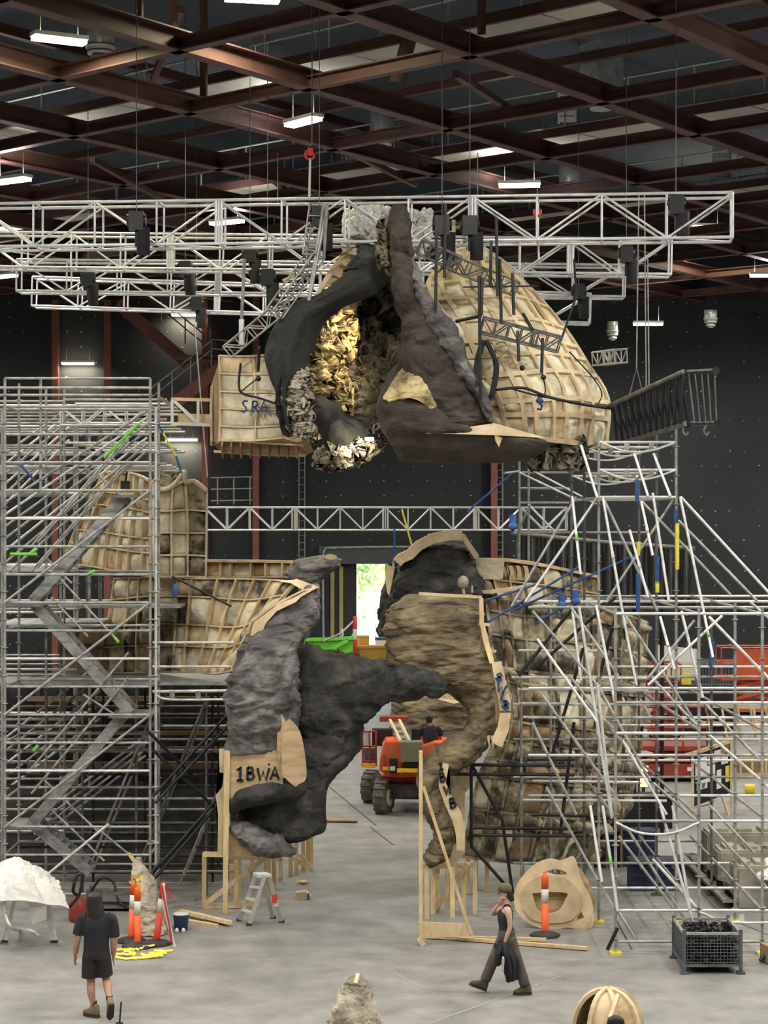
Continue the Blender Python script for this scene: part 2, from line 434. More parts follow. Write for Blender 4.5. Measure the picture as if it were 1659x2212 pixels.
GLY = {
 '1': [[(.1,.75),(.45,1),(.4,0)], [(.05,0),(.75,0)]],
 'B': [[(.1,0),(.15,1)], [(.15,1),(.6,.95),(.68,.75),(.5,.58),(.15,.52)], [(.15,.52),(.7,.48),(.8,.25),(.6,.05),(.1,0)]],
 'W': [[(0,1),(.22,0),(.48,.75),(.7,0),(.98,1)]],
 'A': [[(0,0),(.45,1),(.85,0)], [(.18,.38),(.7,.36)]],
 'S': [[(.75,.95),(.45,1),(.25,.85),(.35,.6),(.6,.42),(.62,.15),(.35,0),(.05,.1)]],
 'R': [[(.12,0),(.2,1)], [(.2,1),(.65,.95),(.72,.72),(.5,.52),(.18,.48)], [(.4,.5),(.8,0)]],
 'M': [[(0,0),(.12,1),(.45,.3),(.8,1),(.95,0)]],
 'L': [[(.2,1),(.1,.05),(.7,0)]],
 'N': [[(.05,0),(.1,1),(.65,0),(.75,1)]],
 '8': [[(.4,.5),(.12,.75),(.4,1),(.68,.75),(.4,.5),(.05,.22),(.4,0),(.75,.22),(.4,.5)]],
 '3': [[(.1,.9),(.5,1),(.65,.75),(.35,.55),(.7,.35),(.55,.05),(.05,.1)]],
}
def letter(ch, o, ux, uz, y):
    """glyph in a frame: o lower-left (Vector), ux/uz vectors of one letter box"""
    return [[o+ux*a+uz*b_+Vector((0,y,0)) for a, b_ in ln] for ln in GLY[ch]]
def realize(o):
    """bake modifiers into the mesh"""
    dg = bpy.context.evaluated_depsgraph_get(); me = bpy.data.meshes.new_from_object(o.evaluated_get(dg))
    o.modifiers.clear(); o.data = me
    return o
# ================================================================ the setting
def quad(name, pts, m, kind='structure', parent=None):
    o = mesh(name, pts, [(0,1,2,3)], m, parent); 
    if kind: o['kind'] = kind
    return o
YB = 85.0; ZR = 20.0; XW = 27.0
def slab(name, lo, hi, m, parent=None):
    x0,y0,z0 = lo; x1,y1,z1 = hi
    vs = [(x0,y0,z0),(x1,y0,z0),(x1,y1,z0),(x0,y1,z0),(x0,y0,z1),(x1,y0,z1),(x1,y1,z1),(x0,y1,z1)]
    o = mesh(name, vs, [(0,3,2,1),(4,5,6,7),(0,1,5,4),(1,2,6,5),(2,3,7,6),(3,0,4,7)], m, parent)
    if parent is None: o['kind'] = 'structure'
    return o
floor_ = slab('floor', (-XW-.5,-12,-.3), (XW+.5,YB+30,0), 'concrete')
wall_left = slab('wall_left', (-XW-.4,-12,0), (-XW,YB,ZR), 'wall')
wall_right = slab('wall_right', (XW,-12,0), (XW+.4,YB,ZR), 'wall')
wall_front = slab('wall_front', (-XW,-12.4,0), (XW,-12,ZR), 'wall')
ceiling = slab('ceiling', (-XW-.4,-12.4,ZR), (XW+.4,YB+.4,ZR+.3), 'roof')
# back wall with the open loading door
dL, dR, dT = P(700,0,YB).x, P(832,0,YB).x, P(0,1218,YB).z
wb = thing('wall_back', 'black insulated rear wall with rows of pale pins', None, (0,YB,0), kind='structure'); del wb['label']
for a, b_, c, d in ((-XW,dL,0,ZR), (dR,XW,0,ZR), (dL,dR,dT,ZR)):
    slab('wall_panel', (a,YB,c), (b_,YB+.4,d), 'wall', wb)
# insulation pins: one small disc each, joined, too many and too small to pick apart
vs, fs = [], []
for i in range(-28, 29):
    for j in range(0, 27):
        x, z = i*.6+random.uniform(-.03,.03), .5+j*.62+random.uniform(-.03,.03)
        if dL-.3 < x < dR+.3 and z < dT+.6: continue
        if random.random() < .3: continue
        b0 = len(vs); r = random.choice((.014,.02,.026,.034))
        for k in range(6): vs.append((x+r*math.cos(k*math.pi/3), YB-.03, z+r*math.sin(k*math.pi/3)))
        for k in range(6): vs.append((x+r*math.cos(k*math.pi/3), YB+.01, z+r*math.sin(k*math.pi/3)))
        fs.append(tuple(range(b0+5, b0-1, -1)))
        for k in range(6): fs.append((b0+k, b0+(k+1)%6, b0+6+(k+1)%6, b0+6+k))
o = mesh('insulation_pin', vs, fs, 'pin', wb); o['kind'] = 'stuff'
# red wall columns with their cable trays
for px, top, bot in ((120,650,1300),(232,640,1300),(443,600,1300),(553,600,1300),(1067,980,1300)):
    x = P(px,0,YB-.3).x; zt = P(0,top,YB).z if px != 1067 else 14
    tr = thing('trim_%d' % (1+[120,232,443,553,1067].index(px)), None, None, (x,YB-.3,0), kind='structure')
    box('column_web', (x,YB-.3,zt/2), (.06,.3,zt), 'redsteel2', tr)
    for s in (-1,1): box('column_flange', (x,YB-.3+s*.15,zt/2), (.26,.025,zt), 'redsteel2', tr)
def tray(px, lab):
    x = P(px,0,YB-.25).x
    t = thing('cable_tray', lab, 'cable tray', (x,YB-.2,0))
    for s in (-1,1): box('side_rail', (x+s*.12,YB-.2,6), (.03,.08,12), 'galv', t)
    for k in range(38): box('rung', (x,YB-.2,.3+k*.3), (.22,.03,.04), 'galvd', t)
tray(652, 'grey ladder cable tray on rear wall under the hanging rock')
tray(1080, 'grey ladder cable tray on rear wall beside the right red column')
# door leaf, yellow bands, frame pipe
d1 = thing('door_1', None, None, ((dL+dR)/2,YB,0), kind='structure')
xo = P(770,0,YB).x
slab('door_leaf', (dL,YB+.1,0), (xo,YB+.3,dT), 'wall', d1)
for px in (718,737):
    x = P(px,0,YB).x; slab('yellow_band', (x-.08,YB+.04,0), (x+.08,YB+.1,dT-.1), 'yellowdoor', d1)
slab('door_header', (dL-.2,YB-.25,dT), (dR+1.2,YB,dT+.75), 'container', d1)
curve_tube('door_rail_pipe', [P(699,1420,YB-.3), P(698,1300,YB-.3), P(698,1210,YB-.3), P(702,1188,YB-.3), P(720,1183,YB-.3), P(860,1181,YB-.3), P(905,1183,YB-.3)], .05, 'galv', d1, 8, 60)
# daylight outside the open door: paving, a pale wall and shrubs
o = slab('outside_paving', (-12,YB+.4,-.05), (12,YB+29,.02), 'outside'); 
wo = slab('outside_wall', (-10,YB+26,0), (10,YB+26.4,5.2), 'outside')
for k,(px,z,r,lab) in enumerate(((782,4.6,1.1,'sunlit leafy bush seen through the door beside the door leaf'),(812,5.2,1.3,'tall sunlit yellow-green shrub seen through the open door'))):
    c = P(px,1260,YB+20+4*k); c.z = z
    t = thing('shrub', lab, 'shrub', (c.x,c.y,0))
    tube('trunk', (c.x,c.y,0), (c.x,c.y,z), .04, 'boot', t)
    bm = bmesh.new()
    for q in range(420):
        d = Vector((random.gauss(0,1),random.gauss(0,1),random.gauss(0,1.4)))*r*.55; p = c+d; s = .14
        a, b_ = Vector((random.uniform(-1,1),random.uniform(-1,1),random.uniform(-1,1)))*s, Vector((random.uniform(-1,1),random.uniform(-1,1),random.uniform(-1,1)))*s
        bm.faces.new([bm.verts.new(p-a), bm.verts.new(p+b_), bm.verts.new(p+a), bm.verts.new(p-b_)])
    from_bm('foliage', bm, 'leaf', t)
sun = bpy.data.lights.new('sun','SUN'); sun.energy = 14; sun.angle = .01; sun.color = (1,.95,.85)
so = bpy.data.objects.new('sun', sun); so.rotation_euler = (math.radians(42), 0, math.radians(160)); C.objects.link(so)
# floor marks
fl = floor_
def mark(a, b_, wd, m='scuff'):
    p, q = G(*a), G(*b_); d = (q-p).normalized(); s = Vector((-d.y,d.x,0))*wd/2; z = Vector((0,0,.004))
    o = mesh('floor_line', [p+s+z,p-s+z,q-s+z,q+s+z], [(0,1,2,3)], m, fl); return o
for a, b_, wd in (((925,2212),(1215,2108),.035), ((850,2100),(912,2136),.03), ((700,2205),(760,2196),.02), ((60,2080),(110,2068),.03)): mark(a, b_, wd)
mark((705,1695),(812,1783),.035,'crack'); mark((800,1787),(850,1826),.035,'crack'); mark((1330,1985),(1365,2052),.03,'crack'); mark((1600,1995),(1659,2020),.03,'crack')
# ---------------------------------------------------------------- ceiling beams
mdir = Vector((math.sin(math.radians(34.5)), math.cos(math.radians(34.5)), 0)); cdir = Vector((1,-.93,0)).normalized()
def ibeam(name, p, q, h, bf, parent):
    d = (q-p).normalized(); s = Vector((d.y,-d.x,0)); tw, tf = .02, .03; prof = [(-bf/2,0),(bf/2,0),(bf/2,tf),(tw,tf),(tw,h-tf),(bf/2,h-tf),(bf/2,h),(-bf/2,h),(-bf/2,h-tf),(-tw,h-tf),(-tw,tf),(-bf/2,tf)]
    vs = [e+s*a+Vector((0,0,b_)) for e in (p,q) for a,b_ in prof]; n = len(prof)
    fs = [(i,(i+1)%n,n+(i+1)%n,n+i) for i in range(n)]
    return mesh(name, vs, fs, 'redsteel', parent)
def clip(p0, d):
    lo, hi = -60, 60
    for ax, a, b_ in ((0,-XW,XW),(1,24,YB)):
        t = sorted(((a-p0[ax])/d[ax], (b_-p0[ax])/d[ax])); lo, hi = max(lo,t[0]), min(hi,t[1])
    return p0+d*lo, p0+d*hi, hi-lo
ZB = 16.0
for y0 in (22.3,29.8,37.4,45.2,51.7,58.9,65.6,72.5,79.5,87,94,101):
    p, q, l = clip(Vector((0,y0,ZB)), mdir)
    if l > 3: ibeam('roof_beam', p, q, .42, .32, ceiling)
for s in (30.4,37.1,43.0,50.6,57.0,63.7,70.4,77,84,91,98):
    p, q, l = clip(Vector((0,s*.963,ZB)), cdir)
    if l > 3: ibeam('cross_beam', p, q, .28, .24, ceiling)
# upper tier: purlins above and short posts between
for y0 in (33.6,48.5,62.2,76):
    p, q, l = clip(Vector((0,y0,18.6)), mdir)
    if l > 3: ibeam('purlin', p, q, .25, .2, ceiling)
for s in (34,53.8,67,80):
    p, q, l = clip(Vector((0,s*.963,17.6)), cdir)
    if l > 3: ibeam('upper_cross_beam', p, q, .22, .2, ceiling)
for px, py, Y in ((868,140,42.5),(1040,60,40),(375,95,41),(440,180,46),(300,60,39)):
    p = P(px,py,Y); p.z = 16.5
    if px == 868: tube('roof_strut', P(858,178,42.5), P(885,80,42.3), .16, 'redsteel', ceiling)
    else: tube('roof_post', p, p+Vector((0,0,2.3)), .09, 'redsteel', ceiling)
for a, b_ in (((690,0,36),(800,-40,36)),((985,160,41),(1100,235,47)),((330,175,47),(390,20,41)),((560,190,47),(680,170,49)),((760,330,52),(900,400,55)),((200,345,52),(350,430,57)),((520,330,56),(640,430,60))):
    p, q = P(*a), P(*b_); bar('roof_brace', p, q, .14, .14, 'redsteel', ceiling)
# ---------------------------------------------------------------- catwalks with handrails
def catwalk(s, lab):
    p, q, l = clip(Vector((0,s*.963,17.0)), cdir); d = (q-p).normalized(); n = Vector((d.y,-d.x,0))
    t = thing('catwalk', lab, 'catwalk', (0,s*.963,17.0))
    k = 0; L = l
    while k*2.6 < L:
        a, b_ = p+d*(k*2.6+.04), p+d*min(L, k*2.6+2.56)
        bar('soffit_panel', a, b_, 1.5, .08, 'catwalk', t); k += 1
    for sd in (-1,1):
        bar('edge_beam', p+n*sd*.8, q+n*sd*.8, .1, .22, 'redsteel', t)
        for h in (.55,1.1): tube('handrail', p+n*sd*.8+Vector((0,0,h)), q+n*sd*.8+Vector((0,0,h)), .03, 'galvw', t, 'cyl6')
        kk = 0
        while kk*2 < L:
            a = p+d*kk*2+n*sd*.8; tube('rail_post', a, a+Vector((0,0,1.12)), .026, 'galvw', t, 'cyl6'); kk += 1
    return t
catwalk(45.6, 'red-edged catwalk with pale soffit across the upper left of the roof')
catwalk(60.4, 'red-edged catwalk with pale soffit behind the second roof beam')
catwalk(75.0, 'farthest catwalk with handrails above the rear of the trusses')
catwalk(31.5, 'nearest catwalk at the top right corner of the roof')
# ---------------------------------------------------------------- ducts
def duct(px, py_top, py_bot, Y, rpx, lab, square=False):
    a, b_ = P(px,py_top,Y), P(px,py_bot,Y); r = rpx*Y/F
    t = thing('ventilation_duct', lab, 'duct', b_)
    if square:
        box('duct_shaft', (a+b_*1)/2+Vector((0,0,.25)), (r*2,r*2,a.z-b_.z-.3), 'duct', t, .5)
        place('collar', unit('cone','duct'), Matrix.Translation(b_+Vector((0,0,.2))) @ Matrix.Rotation(math.pi,4,'X') @ Matrix.Diagonal((r,r,.45,1)), t)
    else:
        tube('duct_shaft', a, b_+Vector((0,0,.25)), r, 'duct', t, 'cyl24')
        for k, (rr, z) in enumerate(((1.08,.3),(.95,.17),(.75,.05))): tube('diffuser_ring', b_+Vector((0,0,z)), b_+Vector((0,0,z+.07)), r*rr, 'white', t, 'cyl24')
        tube('diffuser_core', b_+Vector((0,0,0)), b_+Vector((0,0,.3)), r*.45, 'duct', t, 'cyl24')
duct(217,58,134,45,30,'round steel duct with ringed diffuser at upper left')
duct(826,240,318,56,27,'round steel duct with white diffuser beside the hook chain')
duct(1299,105,235,48,34,'square steel duct dropping at the upper right', True)
duct(1232,360,425,60,25,'round steel duct just above the nearest truss')
duct(1535,670,708,78,14,'small round ceiling duct at the far right by the wall')
duct(1323,695,735,78,12,'small round ceiling duct near the right lamp and cables')
for px, py, Y, lab in ((1225,230,60,'cream louvred panel on the roof under the square duct'),(1560,350,62,'cream louvred panel on the roof at the far right'),(765,360,66,'cream louvred panel above the left of the nearest truss')):
    t = thing('louvre_panel', lab, 'louvre', P(px,py+30,Y))
    for k in range(5): box('louvre_slat', P(px,py-28+k*14,Y), (.46,.1,.15), 'catwalk', t)
    for sd in (-1,1): box('louvre_frame', P(px+sd*18,py,Y)+Vector((0,.05,0)), (.06,.12,1.0), 'catwalk', t)
# ---------------------------------------------------------------- lamps
def lamp_proto(name, m, power, size, col):
    t = thing(name, 'x', 'lamp', (0,0,0))
    box('housing', (0,0,.07), (size,.34,.08), 'white', t)
    o = box('diffuser', (0,0,-.01), (size*.96,.28,.08), m, t)
    for s in (-1,1): tube('suspension_rod', (s*size*.35,0,.1), (s*size*.35,0,.7), .01, 'galvd', t, 'cyl6')
    l = bpy.data.lights.new(name+'_light','AREA'); l.shape = 'RECTANGLE'; l.size = size; l.size_y = .3; l.energy = power; l.color = col; l.spread = math.radians(170)
    lo = bpy.data.objects.new('light', l); lo.location = (0,0,-.06); lo.parent = t; C.objects.link(lo)
    l2 = bpy.data.lights.new(name+'_uplight','AREA'); l2.shape = 'RECTANGLE'; l2.size = size; l2.size_y = .3; l2.energy = power*.12; l2.color = col  # upward light added to brighten the beams and roof deck
    l2o = bpy.data.objects.new('uplight', l2); l2o.location = (0,0,.13); l2o.rotation_euler = (math.pi,0,0); l2o.parent = t; C.objects.link(l2o)
    return t
pc = lamp_proto('high_bay_lamp', 'lamp_cool', LAMP_W, 1.15, (1,.955,.87))
pw = lamp_proto('wall_lamp', 'lamp_warm', 55, 1.35, (1,.86,.62))
py_ = lamp_proto('fluorescent_batten', 'lamp_yellow', 120, 1.1, (1,.93,.6))
vis = [(655,263,47.0,.9,'bright high bay lamp lighting the red beam near the hook'),
 (1122,400,55.5,.1,'bright high bay lamp above the truss right of centre'),
 (25,390,51.0,.6,'bright high bay lamp at the left edge above the trusses'),
 (490,480,60.0,.6,'bright high bay lamp showing through the nearest truss at left'),
 (8,597,70.0,.6,'lamp at the left edge beside the truss ends'),
 (1400,700,78.0,0,'lamp at right below the trusses near the hanging cables'),
 (1655,595,72.0,0,'lamp at the right edge under the roof'),]
first = True
for px, py, Y, rz, lab in vis:
    p = P(px,py,Y)
    if first: pc.location = p; pc.rotation_euler = (0,0,-rz); pc['label'] = lab; pc['group'] = 'high bay lamps in the roof'; first = False
    else: copy_tree(pc, p, -rz, lab, 'high bay lamps in the roof')
n = 0
for yy in range(11, 84, 9):  # assumed lamps outside the view, added to light the hall
    for xx in (-23,-15,-7,1,9,17,24):
        z = 15.7
        pxx = CX+xx*F/max(yy,.1); pyy = HY-(z-HC)*F/max(yy,.1)
        if -120 < pxx < 1780 and pyy > -60: continue
        copy_tree(pc, (xx,yy,z), .6, 'assumed white high bay lamp in the roof grid beyond the picture', 'assumed lamps beyond the picture'); n += 1
for i, (px, py, Y, lab) in enumerate(((168,785,84.6,'warm wall lamp between the two left red columns'),(392,950,84.6,'warm wall lamp below the red staircase'),(405,680,84.6,'dim warm wall lamp behind the truss above the staircase'))):
    if i == 0: pw.location = P(px,py,Y); pw['label'] = lab; pw['group'] = 'warm wall lamps'
    else: copy_tree(pw, P(px,py,Y), 0, lab, 'warm wall lamps')
for i, (px, py, Y, lab) in enumerate(((128,86,40,'yellowish fluorescent batten at the top left corner'),(1528,490,74,'dim greenish batten seen through the right end of the nearest truss'),(545,-2,40,'yellowish fluorescent batten at the top edge left of centre'))):
    if i == 0: py_.location = P(px,py,Y); py_['label'] = lab; py_['group'] = 'yellowish roof battens'; py_.rotation_euler = (0,0,.5)
    else: copy_tree(py_, P(px,py,Y), .2, lab, 'yellowish roof battens')
# ================================================================ box trusses
def truss(name, a, b_, h, wd, lab, bay=1.15, r=.028, m='alu', group='aluminium box trusses', up=None):
    """box truss from a to b_ (centre of near bottom chord), h high, wd deep (away from the camera)"""
    a, b_ = Vector(a), Vector(b_); d = b_-a; L = d.length; d.normalize()
    u = Vector((0,0,1)) if up is None else up
    u = (u-d*u.dot(d)).normalized(); n = u.cross(d).normalized()
    if n.y < 0: n = -n
    t = thing(name, lab, 'truss', (a+b_)/2, group)
    N = max(2, round(L/bay)); N += N % 2
    cor = [Vector((0,0,0)), u*h, n*wd, u*h+n*wd]
    for c in cor: tube('chord', a+c, b_+c, r, m, t)
    for i in range(N+1):
        p = a+d*(L*i/N)
        for o in (Vector((0,0,0)), n*wd): tube('vertical', p+o, p+o+u*h, r*.75, m, t, 'cyl6')
        for o in (Vector((0,0,0)), u*h): tube('cross_member', p+o, p+o+n*wd, r*.75, m, t, 'cyl6')
        if i % 4 == 0 and 0 < i < N:
            for s in (-.05,.05): tube('joint_post', p+d*s, p+d*s+u*h, r*1.1, m, t, 'cyl6')
    for i in range(N):
        p, q = a+d*(L*i/N), a+d*(L*(i+1)/N)
        for o in (Vector((0,0,0)), n*wd):
            if i % 2: tube('diagonal', p+o, q+o+u*h, r*.75, m, t, 'cyl6')
            else: tube('diagonal', p+o+u*h, q+o, r*.75, m, t, 'cyl6')
        if i % 2: tube('plan_brace', p, q+n*wd, r*.6, m, t, 'cyl6')
        else: tube('plan_brace', p+n*wd, q, r*.6, m, t, 'cyl6')
    return t
def tp(px, py, Y): return P(px,py,Y)
truss('box_truss', tp(-60,533,37.1), tp(1583,512,35.6), .78, .62, 'nearest and highest aluminium box truss across the full width')
truss('box_truss', tp(-60,575,42.6), tp(1450,592,42.0), .72, .6, 'second aluminium box truss ending left of the hanging cables')
truss('box_truss', tp(35,628,47.0), tp(1350,640,46.6), .72, .6, 'third aluminium box truss with its left end inside the picture')
truss('box_truss', tp(68,660,51.0), tp(1275,697,50.5), .72, .6, 'lowest farthest aluminium box truss behind the others', bay=1.3)
truss('lattice_girder', tp(440,1145,44.2), tp(1225,1145,44.2), .49, .38, 'aluminium lattice girder bridging the two scaffolds at mid height', bay=.5, r=.02, group='bridging girder')
# chain hoists, chains and drops
def hoist(px, py, Y, lab, ztop=19.98, size=1):
    p = P(px,py,Y); t = thing('chain_hoist', lab, 'hoist', p, 'black chain hoists on the trusses')
    box('motor_body', p+Vector((0,0,.1*size)), (.26*size,.24*size,.34*size), 'blackplastic', t)
    tube('motor_drum', p+Vector((-.17*size,0,.12)), p+Vector((.17*size,0,.12)), .11*size, 'blackplastic', t)
    tube('chain', p+Vector((0,0,.2)), Vector((p.x,p.y,ztop)), .009, 'galvd', t, 'cyl6')
    tube('chain_bag', p+Vector((.12,0,-.5*size)), p+Vector((.12,0,-.02)), .12*size, 'black', t)
    tube('hook', p+Vector((0,0,-.35)), p+Vector((0,0,0)), .03, 'blackplastic', t)
for a in ((295,490,36.5,'black chain hoist on the nearest truss at far left'),(400,590,46.8,'black chain hoist on the second row left of the rock'),
  (190,612,46.9,'black chain hoist near the left end of the third truss'),(578,610,42.3,'black chain hoist left of the hanging rock'),
  (1015,500,36,'black chain hoist on the nearest truss right of the rock tip'),(955,500,36.1,'black chain hoist close to the rock tip'),
  (1353,560,42,'black chain hoist near the right end of the second truss'),(1460,455,35.8,'black chain hoist near the right end of the nearest truss'),
  (1250,640,46.5,'black chain hoist above the right flank of the rock'),(690,480,36.2,'black chain hoist in the truss under the hook chain'),
  (425,665,50.8,'black chain hoist on the lowest truss above the staircase'),(540,560,42.4,'black chain hoist high left of the rock edge')): hoist(*a)
def cable(name, pts, r, m, lab, ct='cable', group=None):
    o = curve_tube(name, pts, r, m, None, 6); tag(o, lab, ct, group); return o
def straight(name, p, q, r, m, lab, ct='cable', group=None):
    o = tube(name, p, q, r, m); tag(o, lab, ct, group); return o
# hook on its chain above the nearest truss
t = thing('crane_hook', 'orange hook with purple sling on a pale chain above the truss', 'hook', P(669,430,36.4))
hp = P(670,328,36.4)
box('hook_block', hp, (.10,.08,.12), 'redworn', t); ball('sling_knot', P(676,318,36.4), (.09,.05,.05), 'navy', t)
curve_tube('hook', [P(662,325,36.4),P(660,338,36.4),P(668,345,36.4),P(678,340,36.4),P(677,332,36.4)], .022, 'redworn', t)
tube('chain', P(670,342,36.4), P(668,430,36.4), .022, 'silver', t); tube('upper_chain', P(674,312,36.4), Vector((P(674,300,36.4).x,36.4,16.2)), .012, 'galvd', t)
t = thing('crane_hook', 'small red hook hanging inside the truss right of the rock tip', 'hook', P(1162,500,36.2))
curve_tube('hook', [P(1155,452,36.2),P(1154,462,36.2),P(1161,468,36.2),P(1168,462,36.2),P(1166,452,36.2)], .025, 'redworn', t); tube('chain', P(1161,400,36.2), P(1161,455,36.2), .01, 'galvd', t); tube('drop_rod', P(1161,466,36.2), P(1164,560,36.2), .018, 'alu', t)
for a, b_, Y, r, lab in (((1380,420),(1375,795),37,.012,'leftmost of three grey sling cables falling right of the rock'),((1392,420),(1396,840),37,.012,'middle of three grey sling cables falling right of the rock'),((1399,560),(1402,832),37,.012,'rightmost of three grey sling cables falling right of the rock'),
   ((420,700),(448,1030),60,.02,'thin grey cable dropping beside a left red column'),((600,330),(600,440),44,.012,'thin dark cable dropping from the roof above the nearest truss'),((1032,330),(1032,480),44,.012,'dark cable dropping from a roof beam right of the rock tip')):
    straight('drop_cable', P(*a,Y), P(*b_,Y), r, 'galv', lab)
for a, b_, lab in (((1375,795),(1358,860),'left leg of the sling bridle on the dark truss panel'),((1375,795),(1386,840),'right leg of the sling bridle on the dark truss panel')):
    straight('bridle_leg', P(*a,37), P(*b_,37), .012, 'galvd', lab)
# dark truss panel hung at right
t = thing('dark_truss_panel', 'dark hung lattice panel with tubes at right of the hanging rock', 'truss', P(1430,950,37))
for a, b_ in (((1314,878,37),(1477,803,34.5)), ((1340,958,37.2),(1482,915,34.5))):
    tube('rail', P(*a), P(*b_), .045, 'galvd', t)
for a, b_ in (((1480,804,34.5),(1545,800,36)),((1484,915,34.5),(1552,914,36))): tube('end_rail', P(*a), P(*b_), .04, 'blacktube', t)
for k in range(24):
    f = k/23; p, q = P(1318,876,37).lerp(P(1477,806,34.5), f), P(1340,956,37.2).lerp(P(1482,915,34.5), f)
    q2 = q+Vector((.10*((-1)**k),.05,0)); tube('lattice_tube', p, q2, .03, 'blacktube', t, 'cyl6')
for k in range(5):
    f = k/4; tube('lattice_tube', P(1487+14*k,808,34.6+.3*k), P(1500+12*k,912,34.6+.3*k), .016, 'galvd', t, 'cyl6')
for px, py in ((1477,806),(1545,802),(1484,917),(1552,914)): tube('end_clamp', P(px,py,34.6)+Vector((0,-.06,0)), P(px,py,34.6)+Vector((0,.06,0)), .07, 'blacktube', t)
for px in (1481,1526): curve_tube('hook', [P(px,920,34.6),P(px-6,930,34.6),P(px,940,34.6),P(px+6,933,34.6)], .02, 'galvd', t)
# red staircase on the rear wall
t = thing('steel_staircase', 'red steel staircase with grey handrails on the rear wall at left', 'staircase', P(400,1100,83.5))
def flight(a, b_, Yn, Yf, n):
    for Y in (Yn, Yf): bar('stringer', P(*a,Y), P(*b_,Y), .1, .5, 'redsteel2', t)
    for k in range(n):
        f = (k+.5)/n; p = P(a[0]+(b_[0]-a[0])*f, a[1]+(b_[1]-a[1])*f, Yn); q = Vector((p.x,Yf,p.z))
        bar('tread', p, q, .30, .04, 'redsteel', t)
flight((255,655),(405,785), 83.0, 84.2, 16); flight((335,905),(478,792), 81.4, 82.6, 14)
slabp = P(455,775,82.8); box('landing', slabp, (2.6,2.6,.12), 'redsteel', t)
for Y in (81.4, 82.6):
    for dy in (-52,-32): tube('handrail', P(325,892+dy,Y), P(460,785+dy,Y), .03, 'galv', t); tube('handrail', P(460,785+dy,Y), P(520,790+dy,Y), .03, 'galv', t)
    for px in (343,372,412,457): py = 892-(px-325)*.793; tube('rail_post', P(px,py+5,Y), P(px,py-52,Y), .03, 'galv', t)
for Y in (83.0,):
    for dy in (-48,-28): tube('handrail', P(300,655+dy,Y), P(440,770+dy,Y), .03, 'galvd', t)
    for px in (348,400,440): py = 655+(px-300)*.82; tube('rail_post', P(px,py+5,Y), P(px,py-48,Y), .03, 'galvd', t)
for px, py in ((470,1030),(505,1030),(540,1030)): tube('rail_post', P(px,py,83), P(px,py+60,83), .03, 'galv', t)
for dy in (0,25,50): tube('handrail', P(455,1032+dy,83), P(545,1030+dy,83), .03, 'galv', t)
# ================================================================ plywood and foam egg-crate shells
def rib(name, pts, nors, h, th, m, parent, base=.02):
    vs, fs = [], []
    for i, (p, n) in enumerate(zip(pts, nors)):
        d = (pts[min(i+1,len(pts)-1)]-pts[max(i-1,0)]).normalized(); s = d.cross(n).normalized()*th/2
        vs += [p-n*base-s, p-n*base+s, p+n*h+s, p+n*h-s]
    for i in range(len(pts)-1):
        for k in range(4):
            k2 = (k+1)%4; fs.append((i*4+k,i*4+k2,(i+1)*4+k2,(i+1)*4+k))
    n = (len(pts)-1)*4; fs += [(3,2,1,0),(n,n+1,n+2,n+3)]
    return mesh(name, vs, fs, m, parent)
def eggcrate(t, ctrl, nu, nv, h=.09, mats=('foam','foam','foamd'), ribm='plyedge', bulge=.07, seed=0, skip=(), wob=.0, th=.03, ribu=True):
    f = surf(ctrl); rnd = random.Random(seed)
    us = [min(1,max(0,(i+(rnd.uniform(-wob,wob) if 0 < i < nu else 0))/nu)) for i in range(nu+1)]
    vsn = [min(1,max(0,(j+(rnd.uniform(-wob,wob) if 0 < j < nv else 0))/nv)) for j in range(nv+1)]
    for i in range(nu):
        for j in range(nv):
            if (i,j) in skip: continue
            K = 5; g = []; ph = Vector((rnd.uniform(0,9),rnd.uniform(0,9),rnd.uniform(0,9))); bl = rnd.uniform(-.5,1)*bulge
            for a in range(K+1):
                row = []
                for b_ in range(K+1):
                    u = us[i]+(us[i+1]-us[i])*a/K; v = vsn[j]+(vsn[j+1]-vsn[j])*b_/K
                    p = f(u,v); n = nrm(f,u,v)
                    e = math.sin(math.pi*a/K)*math.sin(math.pi*b_/K)
                    row.append(p+n*(bl*e+bulge*.9*e*fbm(p*2.2+ph,3)-.02))
                g.append(row)
            solid_from_grid('foam_panel', g, K, K, .03, rnd.choice(mats), t)
    K = max(8, nu*2)
    for v in vsn:
        rib('upright_rib', [f(k/K,v) for k in range(K+1)], [nrm(f,k/K,v) for k in range(K+1)], h, th, ribm, t)
    K = max(8, nv*2)
    if ribu:
        for u in us: rib('level_rib', [f(u,k/K) for k in range(K+1)], [nrm(f,u,k/K) for k in range(K+1)], h*.85, th, ribm, t)
    return f
# ================================================================ the hanging rock
hr = thing('hanging_rock_set', 'suspended rock cave set piece with raw plywood and foam sides', 'set piece', P(890,995,36.5))
eggcrate(hr, [[(978,552,38.6),(1010,535,38.4),(1045,540,38.6),(1072,556,39.2)],
 [(925,615,37),(1010,605,37.0),(1090,603,37.6),(1150,628,38.6)],
 [(965,690,36.2),(1060,690,36.0),(1145,688,36.6),(1218,708,38)],
 [(1005,780,35.9),(1100,776,35.6),(1190,772,36.2),(1268,786,37.6)],
 [(1050,865,35.8),(1140,857,35.5),(1230,852,36.1),(1312,862,37.4)],
 [(1068,932,35.8),(1150,945,35.6),(1230,955,36.2),(1308,965,37.3)]], 10, 8, .035, ('foam','foam','foam','foam','plyedge'), 'plyedge', .10, 3, wob=.25, th=.085)
eggcrate(hr, [[(474,768,37.0),(520,770,36.5),(560,768,36.2),(590,766,36.1)],[(477,860,36.8),(525,862,36.3),(570,862,36.0),(618,864,35.9)],[(474,949,36.8),(520,952,36.3),(570,950,36.0),(620,944,35.9)]], 5, 2, .02, ('foam','foam','plyedge'), 'plyedge', .06, 5, wob=.2)
